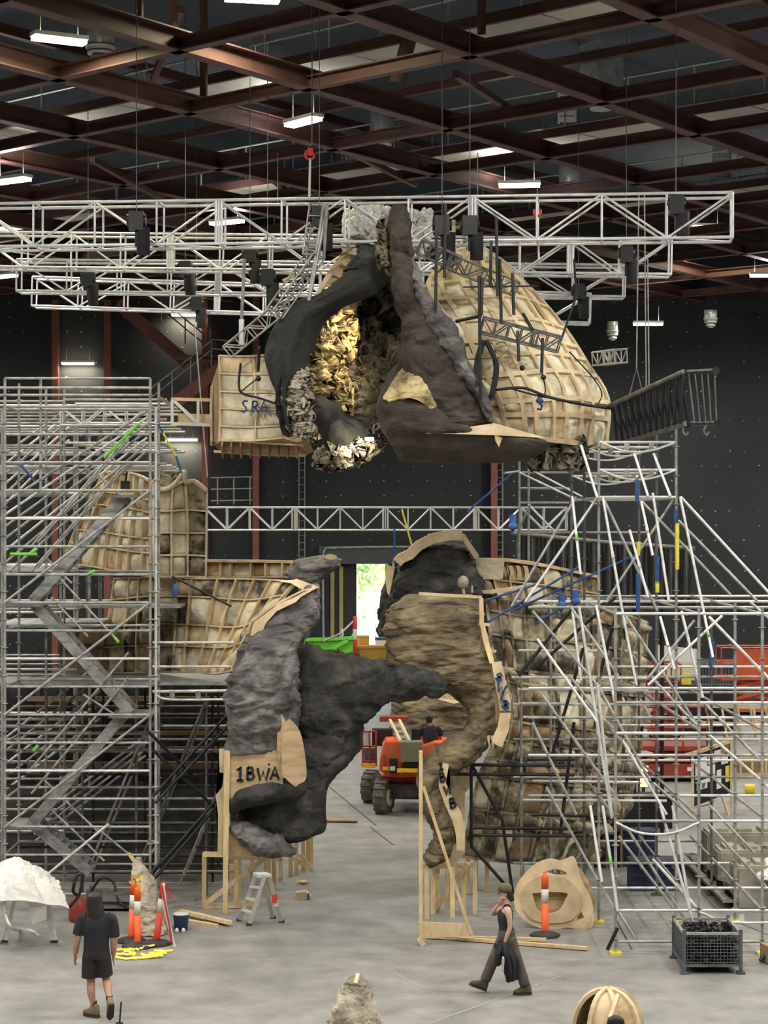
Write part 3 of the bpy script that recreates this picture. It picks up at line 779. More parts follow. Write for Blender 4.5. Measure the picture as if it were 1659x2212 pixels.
plate('side_panel', [(455,835,37.6),(463,825,37.5),(475,775,37.1),(474,955,37.1),(457,965,37.6)], .04, 'plydark', hr)
strip('side_edge', [P(457,962,37.5),P(456,880,37.5),P(458,835,37.5),(P(464,826,37.5)),P(468,840,37.5)], .08, .05, 'plyedge', hr)
plate('bottom_frame', [(455,955,37.4),(600,948,36.2),(668,950,36.0),(676,975,36.2),(660,984,36.8),(480,978,37.8)], .10, 'plydark', hr)
strip('bottom_edge', [P(462,975,37.4),P(560,982,36.9),P(660,984,36.5)], .06, .05, 'plyedge', hr)
strip('bottom_edge', [P(470,951,36.7),P(560,957,36.2),P(655,962,35.9)], .06, .03, 'plyedge', hr)
for k in range(9): bar('bottom_slat', P(480+20*k,955,37+(-.09)*k), P(482+20*k,980,37.2-.09*k), .03, .25, 'plydark', hr)
plate('plywood_gusset', [(606,945,35.8),(640,935,35.7),(675,946,35.8),(640,955,35.8)], .03, 'plyedge', hr)
# SRA lettering
ox = P(521,888,35.75); ux, uz = Vector((.15,0,0)), Vector((0,0,.20))
f_ = lambda px,py,Y: P(px,py,Y)
strokes('marker_lettering', letter('S',P(519,890,35.92),ux*1.1,uz,0)+letter('R',P(542,891,35.86),ux*1.05,uz,0)+letter('A',P(562,888,35.80),ux*.95,uz*.9,0), .028, .1, 'bluepen', hr)
strokes('marker_lettering', letter('3',P(1160,886,35.22),ux*.85,uz*1.15,0), .032, .1, 'bluepen', hr)
# rock skins
rock_sheet('rock_lip', [[(800,548,36.4),(830,552,36.1),(862,575,36.0)],[(745,590,36.2),(775,610,35.8),(815,632,36.0)],[(690,634,36.0),(715,648,35.6),(745,662,36.0)],[(632,656,36.0),(665,672,35.4),(705,695,35.9)],[(588,712,36.0),(630,725,35.3),(680,745,35.8)],[(571,765,36.0),(618,772,35.2),(664,782,35.7)],[(580,812,35.9),(620,812,35.2),(662,818,35.7)],[(600,862,35.8),(613,862,35.3),(628,866,35.6)],[(612,930,35.8),(626,934,35.4),(645,940,35.7)]], 'rocksmooth', hr, .035, .9, 80, 30, .2, .1, 1)
rock_sheet('pale_rock_strip', [[(620,798,35.5),(640,803,35.35),(668,800,35.6)],[(617,850,35.5),(640,850,35.3),(664,850,35.6)],[(627,890,35.5),(645,890,35.3),(668,892,35.6)],[(636,942,35.6),(655,945,35.4),(680,948,35.7)]], 'rockpale', hr, .10, 2.6, 80, 26, .1, .9, 2)
rock_sheet('ochre_rock_face', [[(752,628,37.6),(758,630,37.5),(762,632,37.7)],[(705,682,37.4),(730,685,37.0),(754,690,37.4)],[(674,735,37.1),(710,738,36.6),(750,742,37.3)],[(664,790,36.9),(700,792,36.4),(742,795,37.2)],[(664,850,36.8),(700,855,36.4),(736,862,37.1)],[(680,882,36.8),(715,890,36.5),(742,895,37.0)]], 'rockochre', hr, .13, 1.9, 100, 40, .2, .4, 3)
rock_sheet('cave_roof_rock', [[(795,545,37.2),(830,560,36.9),(872,575,36.9)],[(752,630,37.8),(810,640,38.2),(876,640,37.2)],[(742,690,38.4),(805,690,38.8),(882,690,37.6)],[(738,735,38.6),(800,740,39.0),(880,735,37.8)]], 'rockdark', hr, .08, 1.0, 60, 40, .2, .3, 4)
rock_sheet('cave_rear_rock', [[(735,705,38.4),(805,705,38.3),(885,690,38.2)],[(733,770,38.0),(800,770,37.7),(872,770,37.8)],[(728,850,37.8),(790,845,37.5),(845,830,37.6)],[(730,930,37.8),(775,930,37.5),(818,930,37.6)]], 'rocktan', hr, .14, 1.5, 90, 60, .2, .4, 5)
rock_sheet('dark_rock_drape', [[(668,828,36.6),(700,860,36.4),(738,868,36.6)],[(662,872,36.4),(700,885,36.1),(745,892,36.4)],[(672,925,36.3),(730,925,36.0),(800,915,36.4)],[(690,968,36.3),(750,962,36.1),(812,950,36.4)]], 'rocksmooth', hr, .05, 1.0, 50, 40, .2, .2, 6)
rock_sheet('lower_lit_rock', [[(690,955,36.6),(750,955,36.4),(830,932,36.8)],[(684,975,36.3),(750,972,36.1),(815,950,36.5)],[(688,990,36.6),(735,992,36.4),(775,988,36.8)]], 'rockpale', hr, .12, 2.4, 40, 70, .2, .8, 7)  # pale colour stands in for the warm light on this lower rock
rock_body('rock_spine', [(445,852,870,35.0,.15),(452,843,880,35.0,.3),(485,838,885,35.0,.35),(520,843,886,35.0,.4),(560,846,891,35.1,.4),(600,847,897,35.1,.4),(650,852,908,35.2,.45),(690,866,938,35.3,.45),(740,864,985,35.4,.5),(790,864,1010,35.4,.5),(840,895,1038,35.4,.5),(880,925,1057,35.4,.5),(905,935,1064,35.4,.5),(922,930,1062,35.4,.4)], 'rockbrown', hr, .07, 1.0, 130, 60, .2, 8)
rock_path('grey_spine_edge', [(888,560,34.9,8,.2),(905,620,34.95,12,.25),(935,680,35.0,20,.25),(965,720,35.0,24,.25),(990,770,35.0,20,.25),(1025,830,35.0,16,.22),(1050,880,35.0,12,.2),(1060,912,35.0,8,.15)], 'rockgrey', hr, .07, 1.6, 70, 36, .2, 18)
rock_body('rock_boulder', [(782,872,925,36.0,.3),(795,850,944,35.9,.5),(820,835,950,35.8,.6),(850,823,950,35.7,.7),(880,812,965,35.6,.7),(905,818,1010,35.6,.7),(930,826,1070,35.6,.7),(950,838,1175,35.7,.7),(970,850,1178,35.8,.7),(990,864,1150,35.9,.6),(999,872,1110,36.0,.45)], 'rockbrown', hr, .05, .9, 90, 64, .2, 9)
rock_sheet('lit_boulder_cap', [[(868,796,35.35),(900,787,35.3),(930,800,35.5)],[(845,830,35.1),(900,815,34.95),(946,835,35.2)],[(828,858,35.0),(890,842,34.85),(951,866,35.05)],[(838,866,34.95),(895,862,34.85),(952,900,35.0)]], 'rockochre', hr, .045, 1.2, 50, 50, .15, .2, 11)  # lit top of the dark boulder, painted as a separate ochre sheet
plate('plywood_wedge', [(918,936,34.95),(1068,914,34.95),(1180,946,35.3),(1070,940,34.9)], .04, 'plyedge', hr)
plate('plywood_wedge', [(1068,938,34.9),(1085,946,35),(1078,966,35),(1070,952,34.95)], .04, 'plyedge', hr)
rock_sheet('rough_foam_lump', [[(1152,950,36.4),(1200,953,36.2),(1242,962,36.6)],[(1158,990,36.5),(1200,988,36.3),(1240,980,36.7)]], 'rockpale', hr, .14, 3, 24, 40, .3, .2, 13)
rock_sheet('torn_rock_edge', [[(826,478,35.6),(838,470,35.3),(850,480,35.5)],[(822,530,35.6),(834,528,35.3),(846,540,35.5)],[(830,575,35.6),(842,572,35.3),(852,590,35.5)]], 'rocktan', hr, .10, 3, 50, 20, .1, .2, 14)
rock_body('rock_shoulder', [(512,765,772,37,.15),(530,770,800,36.8,.3),(545,775,845,36.6,.4),(560,760,862,36.5,.4),(585,742,862,36.5,.35)], 'rockdark', hr, .08, 1.5, 40, 40, .3, 15)
# plywood at the top left shoulder
plate('plywood_fin', [(762,510,37.2),(770,518,37.2),(722,590,37.2),(690,635,37.2),(676,648,37.2),(700,600,37.2)], .04, 'plyedge', hr)
plate('plywood_fin', [(755,540,36.8),(790,548,36.7),(760,580,36.6),(720,610,36.6),(692,628,36.6)], .03, 'plywood', hr)
for k in range(4): bar('plywood_batten', P(752-16*k,540+25*k,36.6), P(784-16*k,556+24*k,36.5), .04, .06, 'plyedge', hr)
# small ring of lugs along the open edge, an assumed work lamp inside the cave
wl = bpy.data.lights.new('assumed_work_light','SPOT'); wl.energy = 170; wl.color = (1,.80,.50); wl.spot_size = 1.15; wl.shadow_soft_size = .2
# mini trusses on the flank
def mini(a, b_, h, lab, r=.018, m='galvd', wd=.24, bay=.28): 
    return truss('mini_truss', a, b_, h, wd, lab, bay, r, m, 'mini trusses on the hanging rock', Vector((0,-.25,1)))
mini(P(1038,720,35.1), P(1205,762,35.2), .26, 'dark mini truss fixed across the right plywood flank')
mini(P(900,548,35.3), P(985,588,35.4), .26, 'dark mini truss beside the rock tip')
mini(P(975,585,35.6), P(1110,640,36.0), .26, 'dark mini truss lying over the lit top of the plywood flank')
mini(P(500,772,35.9), P(600,690,35.6), .24, 'slim mini truss rising along the left rock edge', m='galv')
mini(P(610,688,35.8), P(700,560,36.0), .24, 'slim mini truss climbing to the upper left shoulder', m='galv')
mini(P(690,560,36.1), P(705,450,36.3), .24, 'upright mini truss tied to the nearest truss', m='galv')
mini(P(1280,790,37.6), P(1328,784,36.5), .24, 'short mini truss stub poking out of the right edge', m='galv')
# black tubes standing on the flank
for k,(px,a,b_) in enumerate(((943,500,670),(1035,595,860),(1042,600,680),(1118,715,780),(1172,730,805),(1107,590,680),(962,440,600),(1072,470,640),(1061,520,620),(1080,560,700),(560,750,800))):
    o = tube('rigging_tube', P(px,a,34.75), P(px+(3 if k%2 else -2),b_,34.7 if px > 900 else 35.4), .028, 'blacktube', hr)
tube('rigging_tube', P(985,694,35), P(1040,682,34.8), .03, 'blacktube', hr); tube('rigging_tube', P(1130,678,35), P(1150,712,34.8), .03, 'blacktube', hr)
tube('rigging_tube', P(1000,620,35.6), P(1162,618,35.6), .014, 'blacktube', hr)
for a in ([(1043,735),(1030,790),(1034,850)],[(1050,735),(1072,790),(1062,860)]): curve_tube('black_webbing', [P(x,y,34.85) for x,y in a], .05, 'black', hr)
curve_tube('black_cable', [P(1070,842,34.9),(P(1130,838,34.9)),P(1180,856,34.9),P(1250,872,35.4),P(1316,882,37)], .028, 'black', hr)
curve_tube('black_cable', [P(1100,838,34.9),P(1150,852,34.9),P(1200,862,34.95),P(1290,878,35.6)], .018, 'black', hr)
curve_tube('black_cable', [P(1230,760,35.3),P(1280,815,35.8),P(1300,850,36.5),P(1290,877,36.4)], .012, 'black', hr)
curve_tube('black_cable', [P(1170,800,35.2),P(1178,840,35.2),P(1175,858,35.2)], .012, 'black', hr)
curve_tube('black_cable', [P(520,785,35.9),P(516,830,35.85),P(524,850,35.8),P(560,860,35.7),P(605,875,35.4)], .022, 'black', hr)
curve_tube('black_cable', [P(560,815,35.7),P(540,830,35.75),P(522,845,35.8)], .012, 'black', hr)
for px, py in ((1128,795),(1174,815),(558,818),(1034,832)): ball('eye_bolt', P(px,py,35.15 if px > 900 else 35.7), .05, 'blackplastic', hr)
o = ball('blue_cap', P(1166,866,35.1), (.07,.05,.05), 'blue', hr)
bar('plywood_offcut', P(612,606,36.4), P(655,588,36.6), .06, .05, 'pine', hr); bar('plywood_offcut', P(632,596,36.4), P(636,612,36.4), .05, .05, 'pine', hr)
tube('lifting_strop', P(1212,735,35.2), P(1245,640,36), .02, 'black', hr); tube('lifting_strop', P(1245,640,36), P(1240,560,42-5.8), .02, 'black', hr)
for a, b_ in (((700,440),(660,690)),((708,440),(668,650)),((522,690),(528,560)),((700,560),(706,440))): tube('lifting_strop', P(*a,36), P(*b_,35.8), .03, 'galv', hr)
tube('lifting_strop', P(522,745,35.8), P(522,690,35.8), .05, 'galvw', hr)
# crumpled plastic wrap and cardboard behind the tip
pw2 = [[(742,450,38.8),(800,445,38.5),(860,447,38.6),(932,452,39)],[(740,500,38.7),(800,500,38.2),(860,500,38.4),(935,500,39)],[(745,548,38.8),(800,556,38.5),(860,556,38.6),(925,556,39)]]
o = rock_sheet('plastic_wrap', pw2, 'plasticwrap', None, .22, 2.4, 40, 70, .05, .0, 21); tag(o, 'crumpled white plastic sheeting hung behind the rock tip', 'plastic sheet')
for a, lab in (([(960,475,37.5),(984,475,37.5),(984,515,37.5),(960,515,37.5)],'square pale plywood sheet clipped in the nearest truss'),([(938,520,37),(990,520,37),(984,552,37),(942,550,37)],'crooked plywood sheet under the nearest truss by the rock tip')):
    tag(plate('plywood_sheet', a, .03, 'plyedge'), lab, 'plywood')
# unseen lamp assumed behind the spine, added to light the inside of the cave
fl_ = thing('assumed_work_lamp', 'small assumed flood lamp hidden behind the spine inside the hanging rock cave', 'lamp', P(868,660,36.1))
lp_ = P(868,655,36.15)
box('lamp_body', lp_+Vector((.08,0,0)), (.1,.2,.16), 'blackplastic', fl_, .2); tube('lamp_bracket', lp_+Vector((.1,0,.05)), lp_+Vector((.12,-.3,.2)), .02, 'galv', fl_)
wlo = bpy.data.objects.new('light', wl); wlo.location = lp_+Vector((-.05,0,0)); C.objects.link(wlo); wlo.parent = fl_; wlo.matrix_parent_inverse = W[fl_.name].inverted()
wlo.rotation_euler = (P(700,770,36.9)-lp_).to_track_quat('-Z','Y').to_euler()

fl2_ = thing('assumed_work_lamp', 'small bright assumed flood lamp under the lower lip of the hanging rock', 'lamp', P(800,955,35.7))  # lamp assumed at the bright white spots under the lip
lp2 = P(798,946,35.72)
box('lamp_body', lp2+Vector((.05,.03,.02)), (.18,.1,.1), 'blackplastic', fl2_, .3); box('lamp_face', lp2+Vector((.0,-.03,-.02)), (.15,.04,.06), 'lamp_warm', fl2_, .3); tube('lamp_bracket', lp2+Vector((.08,.05,.05)), P(806,925,36.1), .018, 'galv', fl2_)
w2 = bpy.data.lights.new('lip_light','SPOT'); w2.energy = 38; w2.color = (1,.88,.64); w2.spot_size = 2.0; w2.shadow_soft_size = .06
w2o = bpy.data.objects.new('light', w2); w2o.location = lp2+Vector((-.08,-.1,-.06)); C.objects.link(w2o); w2o.parent = fl2_; w2o.matrix_parent_inverse = W[fl2_.name].inverted()
w2o.rotation_euler = (P(735,980,36.2)-w2o.location).to_track_quat('-Z','Y').to_euler()
# ================================================================ lower rock arch, left
lc = thing('rock_arch_pier', 'grey rock arch pier on a plywood and timber base marked 1BWA', 'set piece', P(580,1975,36.3))
rock_body('grey_rock_face', [(1262,668,690,36.6,.2),(1280,640,694,36.5,.35),(1305,598,694,36.4,.45),(1335,572,688,36.3,.5),(1370,540,668,36.2,.55),(1400,528,645,36.1,.55),(1450,502,642,36.0,.6),(1500,492,640,36.0,.6),(1550,499,640,36.0,.55),(1600,494,628,36.0,.5),(1622,492,612,36.0,.45)], 'rockgrey', lc, .11, 1.05, 110, 60, .18, 31)
rock_body('dark_ledge', [(630,1395,1600,36.9,.5),(670,1393,1620,37.0,.75),(720,1402,1625,37.1,.8),(770,1416,1585,37.0,.8),(815,1424,1532,36.6,.65),(850,1432,1512,36.1,.5),(900,1447,1502,35.6,.4),(940,1460,1500,35.35,.25),(966,1472,1486,35.25,.08)], 'rockdark', lc, .12, .95, 90, 56, .3, 32, axis='x')
rock_body('dark_lower_rock', [(1500,610,745,37.2,.5),(1560,610,775,37.1,.7),(1620,612,772,37.0,.7),(1655,630,745,36.9,.6),(1690,630,712,36.8,.55),(1740,590,704,36.7,.55),(1790,560,702,36.6,.5),(1815,570,660,36.6,.35)], 'rockdark', lc, .09, .9, 80, 56, .1, 33)
rock_path('rock_foot_lip', [(500,1752,36.0,10,.25),(515,1730,35.9,20,.45),(548,1714,35.85,22,.5),(590,1706,35.9,24,.5),(630,1702,36.0,20,.45),(662,1700,36.2,12,.3)], 'rockdark', lc, .06, 1.2, 60, 44, .15, 34)
rock_path('rock_foot', [(497,1782,35.9,10,.25),(520,1796,35.8,20,.4),(552,1812,35.8,25,.45),(585,1828,35.8,22,.4),(618,1838,35.9,15,.3),(640,1842,36.0,6,.15)], 'rockgrey', lc, .08, 1.4, 60, 44, .15, 36)
rock_body('dark_foot_hollow', [(1700,560,704,36.6,.45),(1735,520,704,36.5,.45),(1765,512,703,36.5,.45),(1790,540,702,36.5,.45),(1806,590,660,36.5,.4)], 'rockdark', lc, .05, .9, 50, 44, .1, 35)
plate('plywood_panel', [(497,1620,35.6),(608,1620,35.6),(612,1712,35.6),(560,1712,35.6),(497,1735,35.6)], .03, 'plywood', lc)
plate('plywood_post', [(473,1618,35.75),(499,1616,35.75),(496,1848,35.75),(470,1848,35.75),(471,1760,35.75),(466,1718,35.75),(480,1700,35.75),(483,1670,35.75),(474,1668,35.75)], .03, 'plyedge', lc)
plate('timber_post', [(484,1622,35.55),(497,1622,35.55),(491,1975,35.55),(481,1972,35.55)], .05, 'pine', lc)
plate('oval_plywood', smoothpts([(625,1552,35.3),(648,1580,35.3),(660,1640,35.3),(661,1682,35.3),(645,1694,35.3),(636,1698,35.3),(613,1675,35.3),(608,1640,35.3),(609,1600,35.3),(614,1565,35.3)], 40), .03, 'plywood', lc)
plate('plywood_offcut', [(605,1536,35.5),(618,1560,35.45),(610,1600,35.45),(604,1650,35.5),(598,1620,35.5),(599,1575,35.5)], .03, 'plywood', lc)
plate('plywood_base', [(495,1800,35.7),(520,1810,35.7),(545,1830,35.7),(590,1838,35.7),(600,1850,35.7),(492,1848,35.7)], .03, 'plywood', lc)
plate('plywood_base', [(490,1846,35.72),(598,1848,35.72),(606,1858,36.0),(490,1856,36.0)], .04, 'plyedge', lc)
for a, ch in ((510,'1'),(532,'B'),(556,'W'),(584,'A')):
    strokes('marker_lettering', letter(ch, P(a,1686-(2 if ch in 'BA' else 0),35.58), Vector((.17 if ch != 'W' else .21,0,0)), Vector((0,0,.24 if ch == '1' else .215)), 0), .042, .02, 'blackpen', lc)
ball('knot', P(581,1651,35.6), (.022,.01,.02), 'blackpen', lc)
# timber legs and braces under the pier
def stud(a, b_, Ya, Yb=None, wd=.045, th=.09, m='pine', parent=None, name='timber_leg'): return bar(name, P(*a,Ya), P(*b_,Yb or Ya), wd, th, m, parent)
def toground(px, pyg, pyt, parent, wd=.045, th=.08, m='pine', name='timber_leg'):
    g = G(px,pyg); top = P(px,pyt,g.y); return bar(name, g, top, th, wd, m, parent, Vector((0,1,0)))
for px, g, tp_ in ((441,1962,1843),(510,1960,1850),(517,1950,1850),(592,1925,1850),(575,1930,1852),(580,1945,1850),(640,1885,1800),(672,1878,1780),(655,1880,1790),(665,1872,1780),(628,1892,1800),(500,1930,1850),(545,1920,1850),(606,1900,1840)): toground(px, g, tp_, lc)
stud((440,1845),(497,1846),36.3,36,parent=lc,name='timber_rail'); stud((442,1958),(520,1955),36.6,36.6,parent=lc,name='timber_rail'); stud((445,1952),(570,1855),36.6,36.2,parent=lc,name='timber_brace')
stud((522,1950),(560,1953),36.6,36.6,parent=lc,name='timber_rail'); stud((648,1845),(672,1878),39.5,39.5,parent=lc,name='timber_brace'); stud((620,1845),(668,1875),39.5,39.5,parent=lc,name='timber_brace'); stud((590,1850),(605,1858),36,36.2,.09,.05,parent=lc,name='timber_rail')
# plywood crown of the pier
plate('plywood_crown', [(540,1372,35.9),(548,1345,35.9),(598,1310,35.9),(650,1290,35.9),(688,1268,36.2),(640,1250,37.0),(625,1258,36.8),(655,1275,36.3),(590,1310,36.1),(545,1340,36.2),(528,1385,36.2)], .05, 'plyedge', lc)
plate('plywood_crown', [(600,1305,35.85),(655,1284,35.85),(640,1300,35.8),(598,1320,35.8),(575,1345,35.8),(565,1368,35.8),(540,1374,35.85),(548,1346,35.85)], .04, 'plyedge', lc)
strip('crown_edge', [P(525,1385,36),P(545,1338,36.0),P(600,1302,36),P(655,1275,36.2),P(690,1268,36.4)], .1, .03, 'plyedge', lc)
# ================================================================ left set wall
ls = thing('rock_set_flat', 'backs of foam and plywood rock panels behind the stair scaffold', 'set piece', P(480,1500,38.5))
eggcrate(ls, [[(250,1250,41),(330,1248,40),(440,1250,38.8),(560,1252,38),(640,1258,37.6)],[(240,1320,41),(330,1310,40),(430,1312,38.8),(530,1320,38),(600,1305,37.5)],[(225,1390,41),(330,1385,40),(420,1388,38.8),(500,1390,38),(545,1372,37.5)],[(215,1455,41),(330,1452,40),(410,1452,38.8),(470,1455,38.1),(520,1445,37.6)]], 4, 11, .05, ('foam','foam','foam','foamd','plyedge'), 'plyedge', .14, 51, wob=.25)
plate('plywood_sheet', [(132,1350,41.5),(250,1352,40.9),(332,1370,40),(332,1468,40),(240,1462,40.9),(132,1455,41.5)], .03, 'plywood', ls)
plate('plywood_sheet', [(134,1395,41.4),(230,1398,40.9),(236,1455,40.9),(134,1452,41.4)], .03, 'plydark', ls)
# upper shelf of the wall
eggcrate(ls, [[(441,1212,39.5),(520,1214,39.2),(600,1214,38.9),(660,1216,38.7)],[(441,1246,39.5),(520,1246,39.2),(600,1246,38.9),(660,1248,38.7)]], 1, 7, .12, ('plyedge','foam','plydark'), 'plyedge', .05, 52, wob=.2)
strip('top_rail', [P(440,1211,39.4),P(560,1212,39),P(640,1214,38.8),P(695,1204,38.6)], .25, .05, 'plyedge', ls)
rock_body('rock_lip', [(1200,690,705,38.4,.2),(1208,650,735,38.4,.3),(1222,630,728,38.3,.4),(1240,615,708,38.3,.4),(1255,640,690,38.2,.4),(1268,655,680,38.2,.3)], 'rockgrey', ls, .09, 1.5, 40, 40, .4, 53)
plate('torn_plywood', smoothpts([(700,1204,38.0),(706,1198,38.0),(716,1197,38.0),(728,1202,38.0),(722,1208,38.0),(708,1208,38.0)], 18), .05, 'plyedge', ls)
plate('plywood_ramp', [(600,1255,37.6),(640,1262,37.4),(686,1268,36.6),(640,1252,37.6)], .04, 'plyedge', ls)
# square block of panels above the wall, seen over the scaffold
lt = thing('foam_panel_block', 'squarish block of cream foam panels standing on the left rock wall', 'set piece', P(330,1246,39))
eggcrate(lt, [[(330,1052,39),(372,1052,39.1),(400,1040,39.2),(446,1058,39.3)],[(330,1120,39),(370,1120,39.1),(405,1120,39.2),(445,1120,39.3)],[(330,1180,39),(370,1180,39.1),(405,1180,39.2),(444,1182,39.3)],[(330,1245,39),(370,1245,39.1),(405,1245,39.2),(443,1246,39.3)]], 4, 3, .09, ('foam','foam','foam','foamd'), 'foam', .16, 61, wob=.1)
eggcrate(lt, [[(228,1022,42),(260,1020,41),(295,1024,40),(330,1040,39)],[(200,1080,42),(245,1085,41),(290,1090,40),(330,1100,39)],[(165,1150,42.4),(220,1155,41.4),(280,1165,40),(330,1170,39)],[(140,1215,42.6),(210,1225,41.5),(275,1238,40),(330,1245,39)]], 5, 7, .07, ('foam','foam','foam','plywood'), 'plyedge', .08, 62, wob=.2)
rock_sheet('torn_foam_edge', [[(330,1022,39.5),(345,1018,39.4),(372,1030,39.4),(398,1024,39.6)],[(330,1056,39.1),(352,1060,39.1),(380,1056,39.2),(400,1045,39.3)]], 'rocktan', lt, .06, 3, 20, 40, .1, 0, 63)
curve_tube('foam_edge_roll', [P(330,1050,39),P(352,1058,39),P(378,1045,39),P(398,1018,39),P(400,1040,39),P(420,1040,39.1),P(446,1060,39.2)], .05, 'foam', lt)
# ================================================================ right arch pier
rc = thing('rock_arch_pier', 'tan layered rock arch pier on a plywood base marked 1BWB', 'set piece', P(960,1990,36.3))
rock_body('rock_shoulder', [(1284,880,1020,36.6,.35),(1292,868,1038,36.5,.5),(1310,848,1040,36.4,.6),(1335,834,1042,36.3,.65),(1370,832,1050,36.3,.65),(1410,840,1062,36.2,.65),(1445,850,1070,36.2,.65),(1468,905,1078,36.2,.6),(1490,960,1082,36.2,.5),(1520,1000,1084,36.2,.42)], 'rockolive', rc, .085, 1.15, 110, 64, .55, 71)
rock_path('rock_neck', [(1030,1480,36.2,50,.5),(1046,1520,36.1,40,.45),(1044,1560,36.0,34,.42),(1020,1603,35.9,32,.42),(975,1635,35.8,36,.42),(938,1662,35.8,31,.4),(925,1705,35.8,24,.38),(940,1748,35.8,24,.38),(960,1788,35.8,24,.36),(958,1825,35.8,23,.33),(938,1850,35.8,20,.3),(920,1863,35.8,13,.2)], 'rockolive', rc, .07, 1.4, 110, 48, .3, 72)
plate('plywood_backing', smoothpts([(1000,1650,36.3),(1020,1690,36.3),(995,1730,36.2),(1003,1780,36.2),(1003,1840,36.2),(975,1865,36.2),(915,1876,36.2),(912,1868,36.2),(950,1850,36.2),(985,1800,36.2),(960,1720,36.2),(955,1660,36.2)], 60), .03, 'plyedge', rc)
plate('lettered_plywood', [(958,1648,35.28),(970,1652,35.28),(963,1690,35.28),(975,1720,35.28),(995,1752,35.28),(1004,1782,35.28),(1004,1838,35.28),(986,1836,35.28),(985,1806,35.28),(978,1775,35.28),(960,1735,35.28),(948,1700,35.28),(948,1672,35.28)], .03, 'plyedge', rc)
for ch, px, py, s in (('1',949,1664,.8),('B',951,1690,1),('W',962,1718,1),('B',973,1747,1.1)):
    strokes('marker_lettering', letter(ch, P(px,py,35.25), Vector((.12*s,0,.03*s)), Vector((-.03*s,0,.15*s)), 0), .036, .06, 'blackpen', rc)
# blue lettering on the upper right edge boards
plate('lettered_board', [(1062,1432,35.45),(1083,1428,35.45),(1093,1470,35.45),(1103,1515,35.4),(1104,1535,35.4),(1080,1536,35.4),(1072,1490,35.4)], .03, 'plyedge', rc)
for ch, px, py in (('8',1069,1470),('W',1073,1494),('L',1080,1512),('8',1083,1530)):
    strokes('marker_lettering', letter(ch, P(px,py,35.36), Vector((.15,0,-.035)), Vector((.03,0,.14)), 0), .04, .03, 'bluepen', rc)
plate('edge_board', [(1035,1290,35.75),(1044,1292,35.75),(1046,1345,35.75),(1060,1400,35.7),(1068,1430,35.6),(1058,1434,35.6),(1045,1390,35.7),(1036,1345,35.75)], .05, 'pine', rc)
plate('edge_board', [(1080,1540,35.4),(1104,1540,35.4),(1098,1580,35.4),(1084,1614,35.4),(1070,1608,35.4),(1062,1598,35.4),(1075,1570,35.4)], .03, 'plyedge', rc)
plate('edge_board', [(1068,1500,35.6),(1078,1500,35.6),(1082,1545,35.55),(1072,1560,35.55)], .03, 'plydark', rc)
for a, b_ in (((1035,1347),(1058,1350)),((1052,1405),(1072,1407)),((905,1282),(1040,1290))): bar('timber_cleat', P(*a,35.8), P(*b_,35.8), .05, .05, 'pine', rc)
for k in range(3): plate('splintered_foam', [(1042+9*k,1590,35.6),(1050+9*k,1588,35.6),(1048+9*k,1612+4*k,35.6)], .03, 'rocktan' and 'plyedge', rc)
for px, g, tp_ in ((922,1985,1875),(936,1975,1870),(945,1970,1870),(977,1982,1872),(1002,1975,1868),(1026,1975,1862),(966,1960,1850),(1010,1930,1840),(1028,1920,1830),(1052,1925,1840),(985,1940,1850)): toground(px, g, tp_, rc)
stud((930,1978),(1012,1865),36.3,36.0,parent=rc,name='timber_brace'); stud((912,1872),(1020,1868),36.2,36.2,.05,.09,parent=rc,name='timber_rail')
stud((925,1988),(975,1995),36,36,.09,.04,'plydark',rc,'floor_plate'); stud((975,1993),(1030,1978),36,36.4,.09,.04,'plydark',rc,'floor_plate')
# prop frame in front of it
pf = thing('timber_prop', 'pale timber prop frame of post, raking stud and foot board', 'timber frame', G(960,2042))
Yp = G(910,2040).y
bar('post', P(909,1622,Yp), G(909,2040), .06, .10, 'pine', pf, Vector((0,1,0))); bar('raker', P(915,1700,Yp), P(1018,2018,Yp), .05, .13, 'pine', pf, Vector((0,1,0)))
plate('foot_board', [(905,1992,Yp-.06),(1014,1995,Yp-.06),(1024,2022,Yp-.06),(905,2026,Yp-.06)], .03, 'pine', pf); bar('foot_block', P(905,2026,Yp-.1), P(915,2042,Yp-.1), .06, .08, 'pine', pf)
for a, b_, lab in (((920,2028),(1180,2035),'upper long pine stud lying on the floor at the prop frame'),((950,2029),(1270,2054),'lower long pine stud lying on the floor beside the woman')):
    p, q = G(*a), G(*b_); p.z = q.z = .04; tag(bar('pine_stud', p, q, .09, .05, 'pine'), lab, 'timber')
# ================================================================ upper right rock
ur = thing('rock_crest', 'dark rock crest with a plywood rim above the tan arch pier', 'set piece', P(950,1290,38.5))
rock_body('dark_rock', [(1165,950,995,39,.2),(1180,900,1012,38.8,.4),(1205,868,1022,38.7,.5),(1240,858,1034,38.6,.6),(1275,850,1045,38.5,.6),(1300,846,1045,38.5,.5)], 'rockdark', ur, .09, 1.2, 60, 56, .4, 81)
rock_body('dark_rock_flank', [(1225,842,862,39.2,.2),(1260,832,866,39.2,.3),(1300,825,870,39.2,.4),(1340,817,860,39.2,.4),(1400,817,850,39.2,.4)], 'rockdark', ur, .07, 1.2, 50, 40, .4, 82)
strip('plywood_rim', [P(858,1215,38.3),P(866,1206,38.3),P(885,1198,38.25),P(905,1178,38.2),P(935,1163,38.2),P(970,1156,38.2),P(998,1155,38.2)], .5, .19, 'plyedge', ur)
strip('plywood_rim', [P(998,1156,38.2),P(1012,1178,38.25),P(1030,1204,38.3)], .4, .1, 'plyedge', ur)
plate('torn_plywood', [(834,1216,38.2),(846,1224,38.2),(850,1206,38.2),(853,1226,38.2),(846,1262,38.2),(841,1288,38.2),(836,1280,38.2),(832,1250,38.2)], .04, 'plyedge', ur)
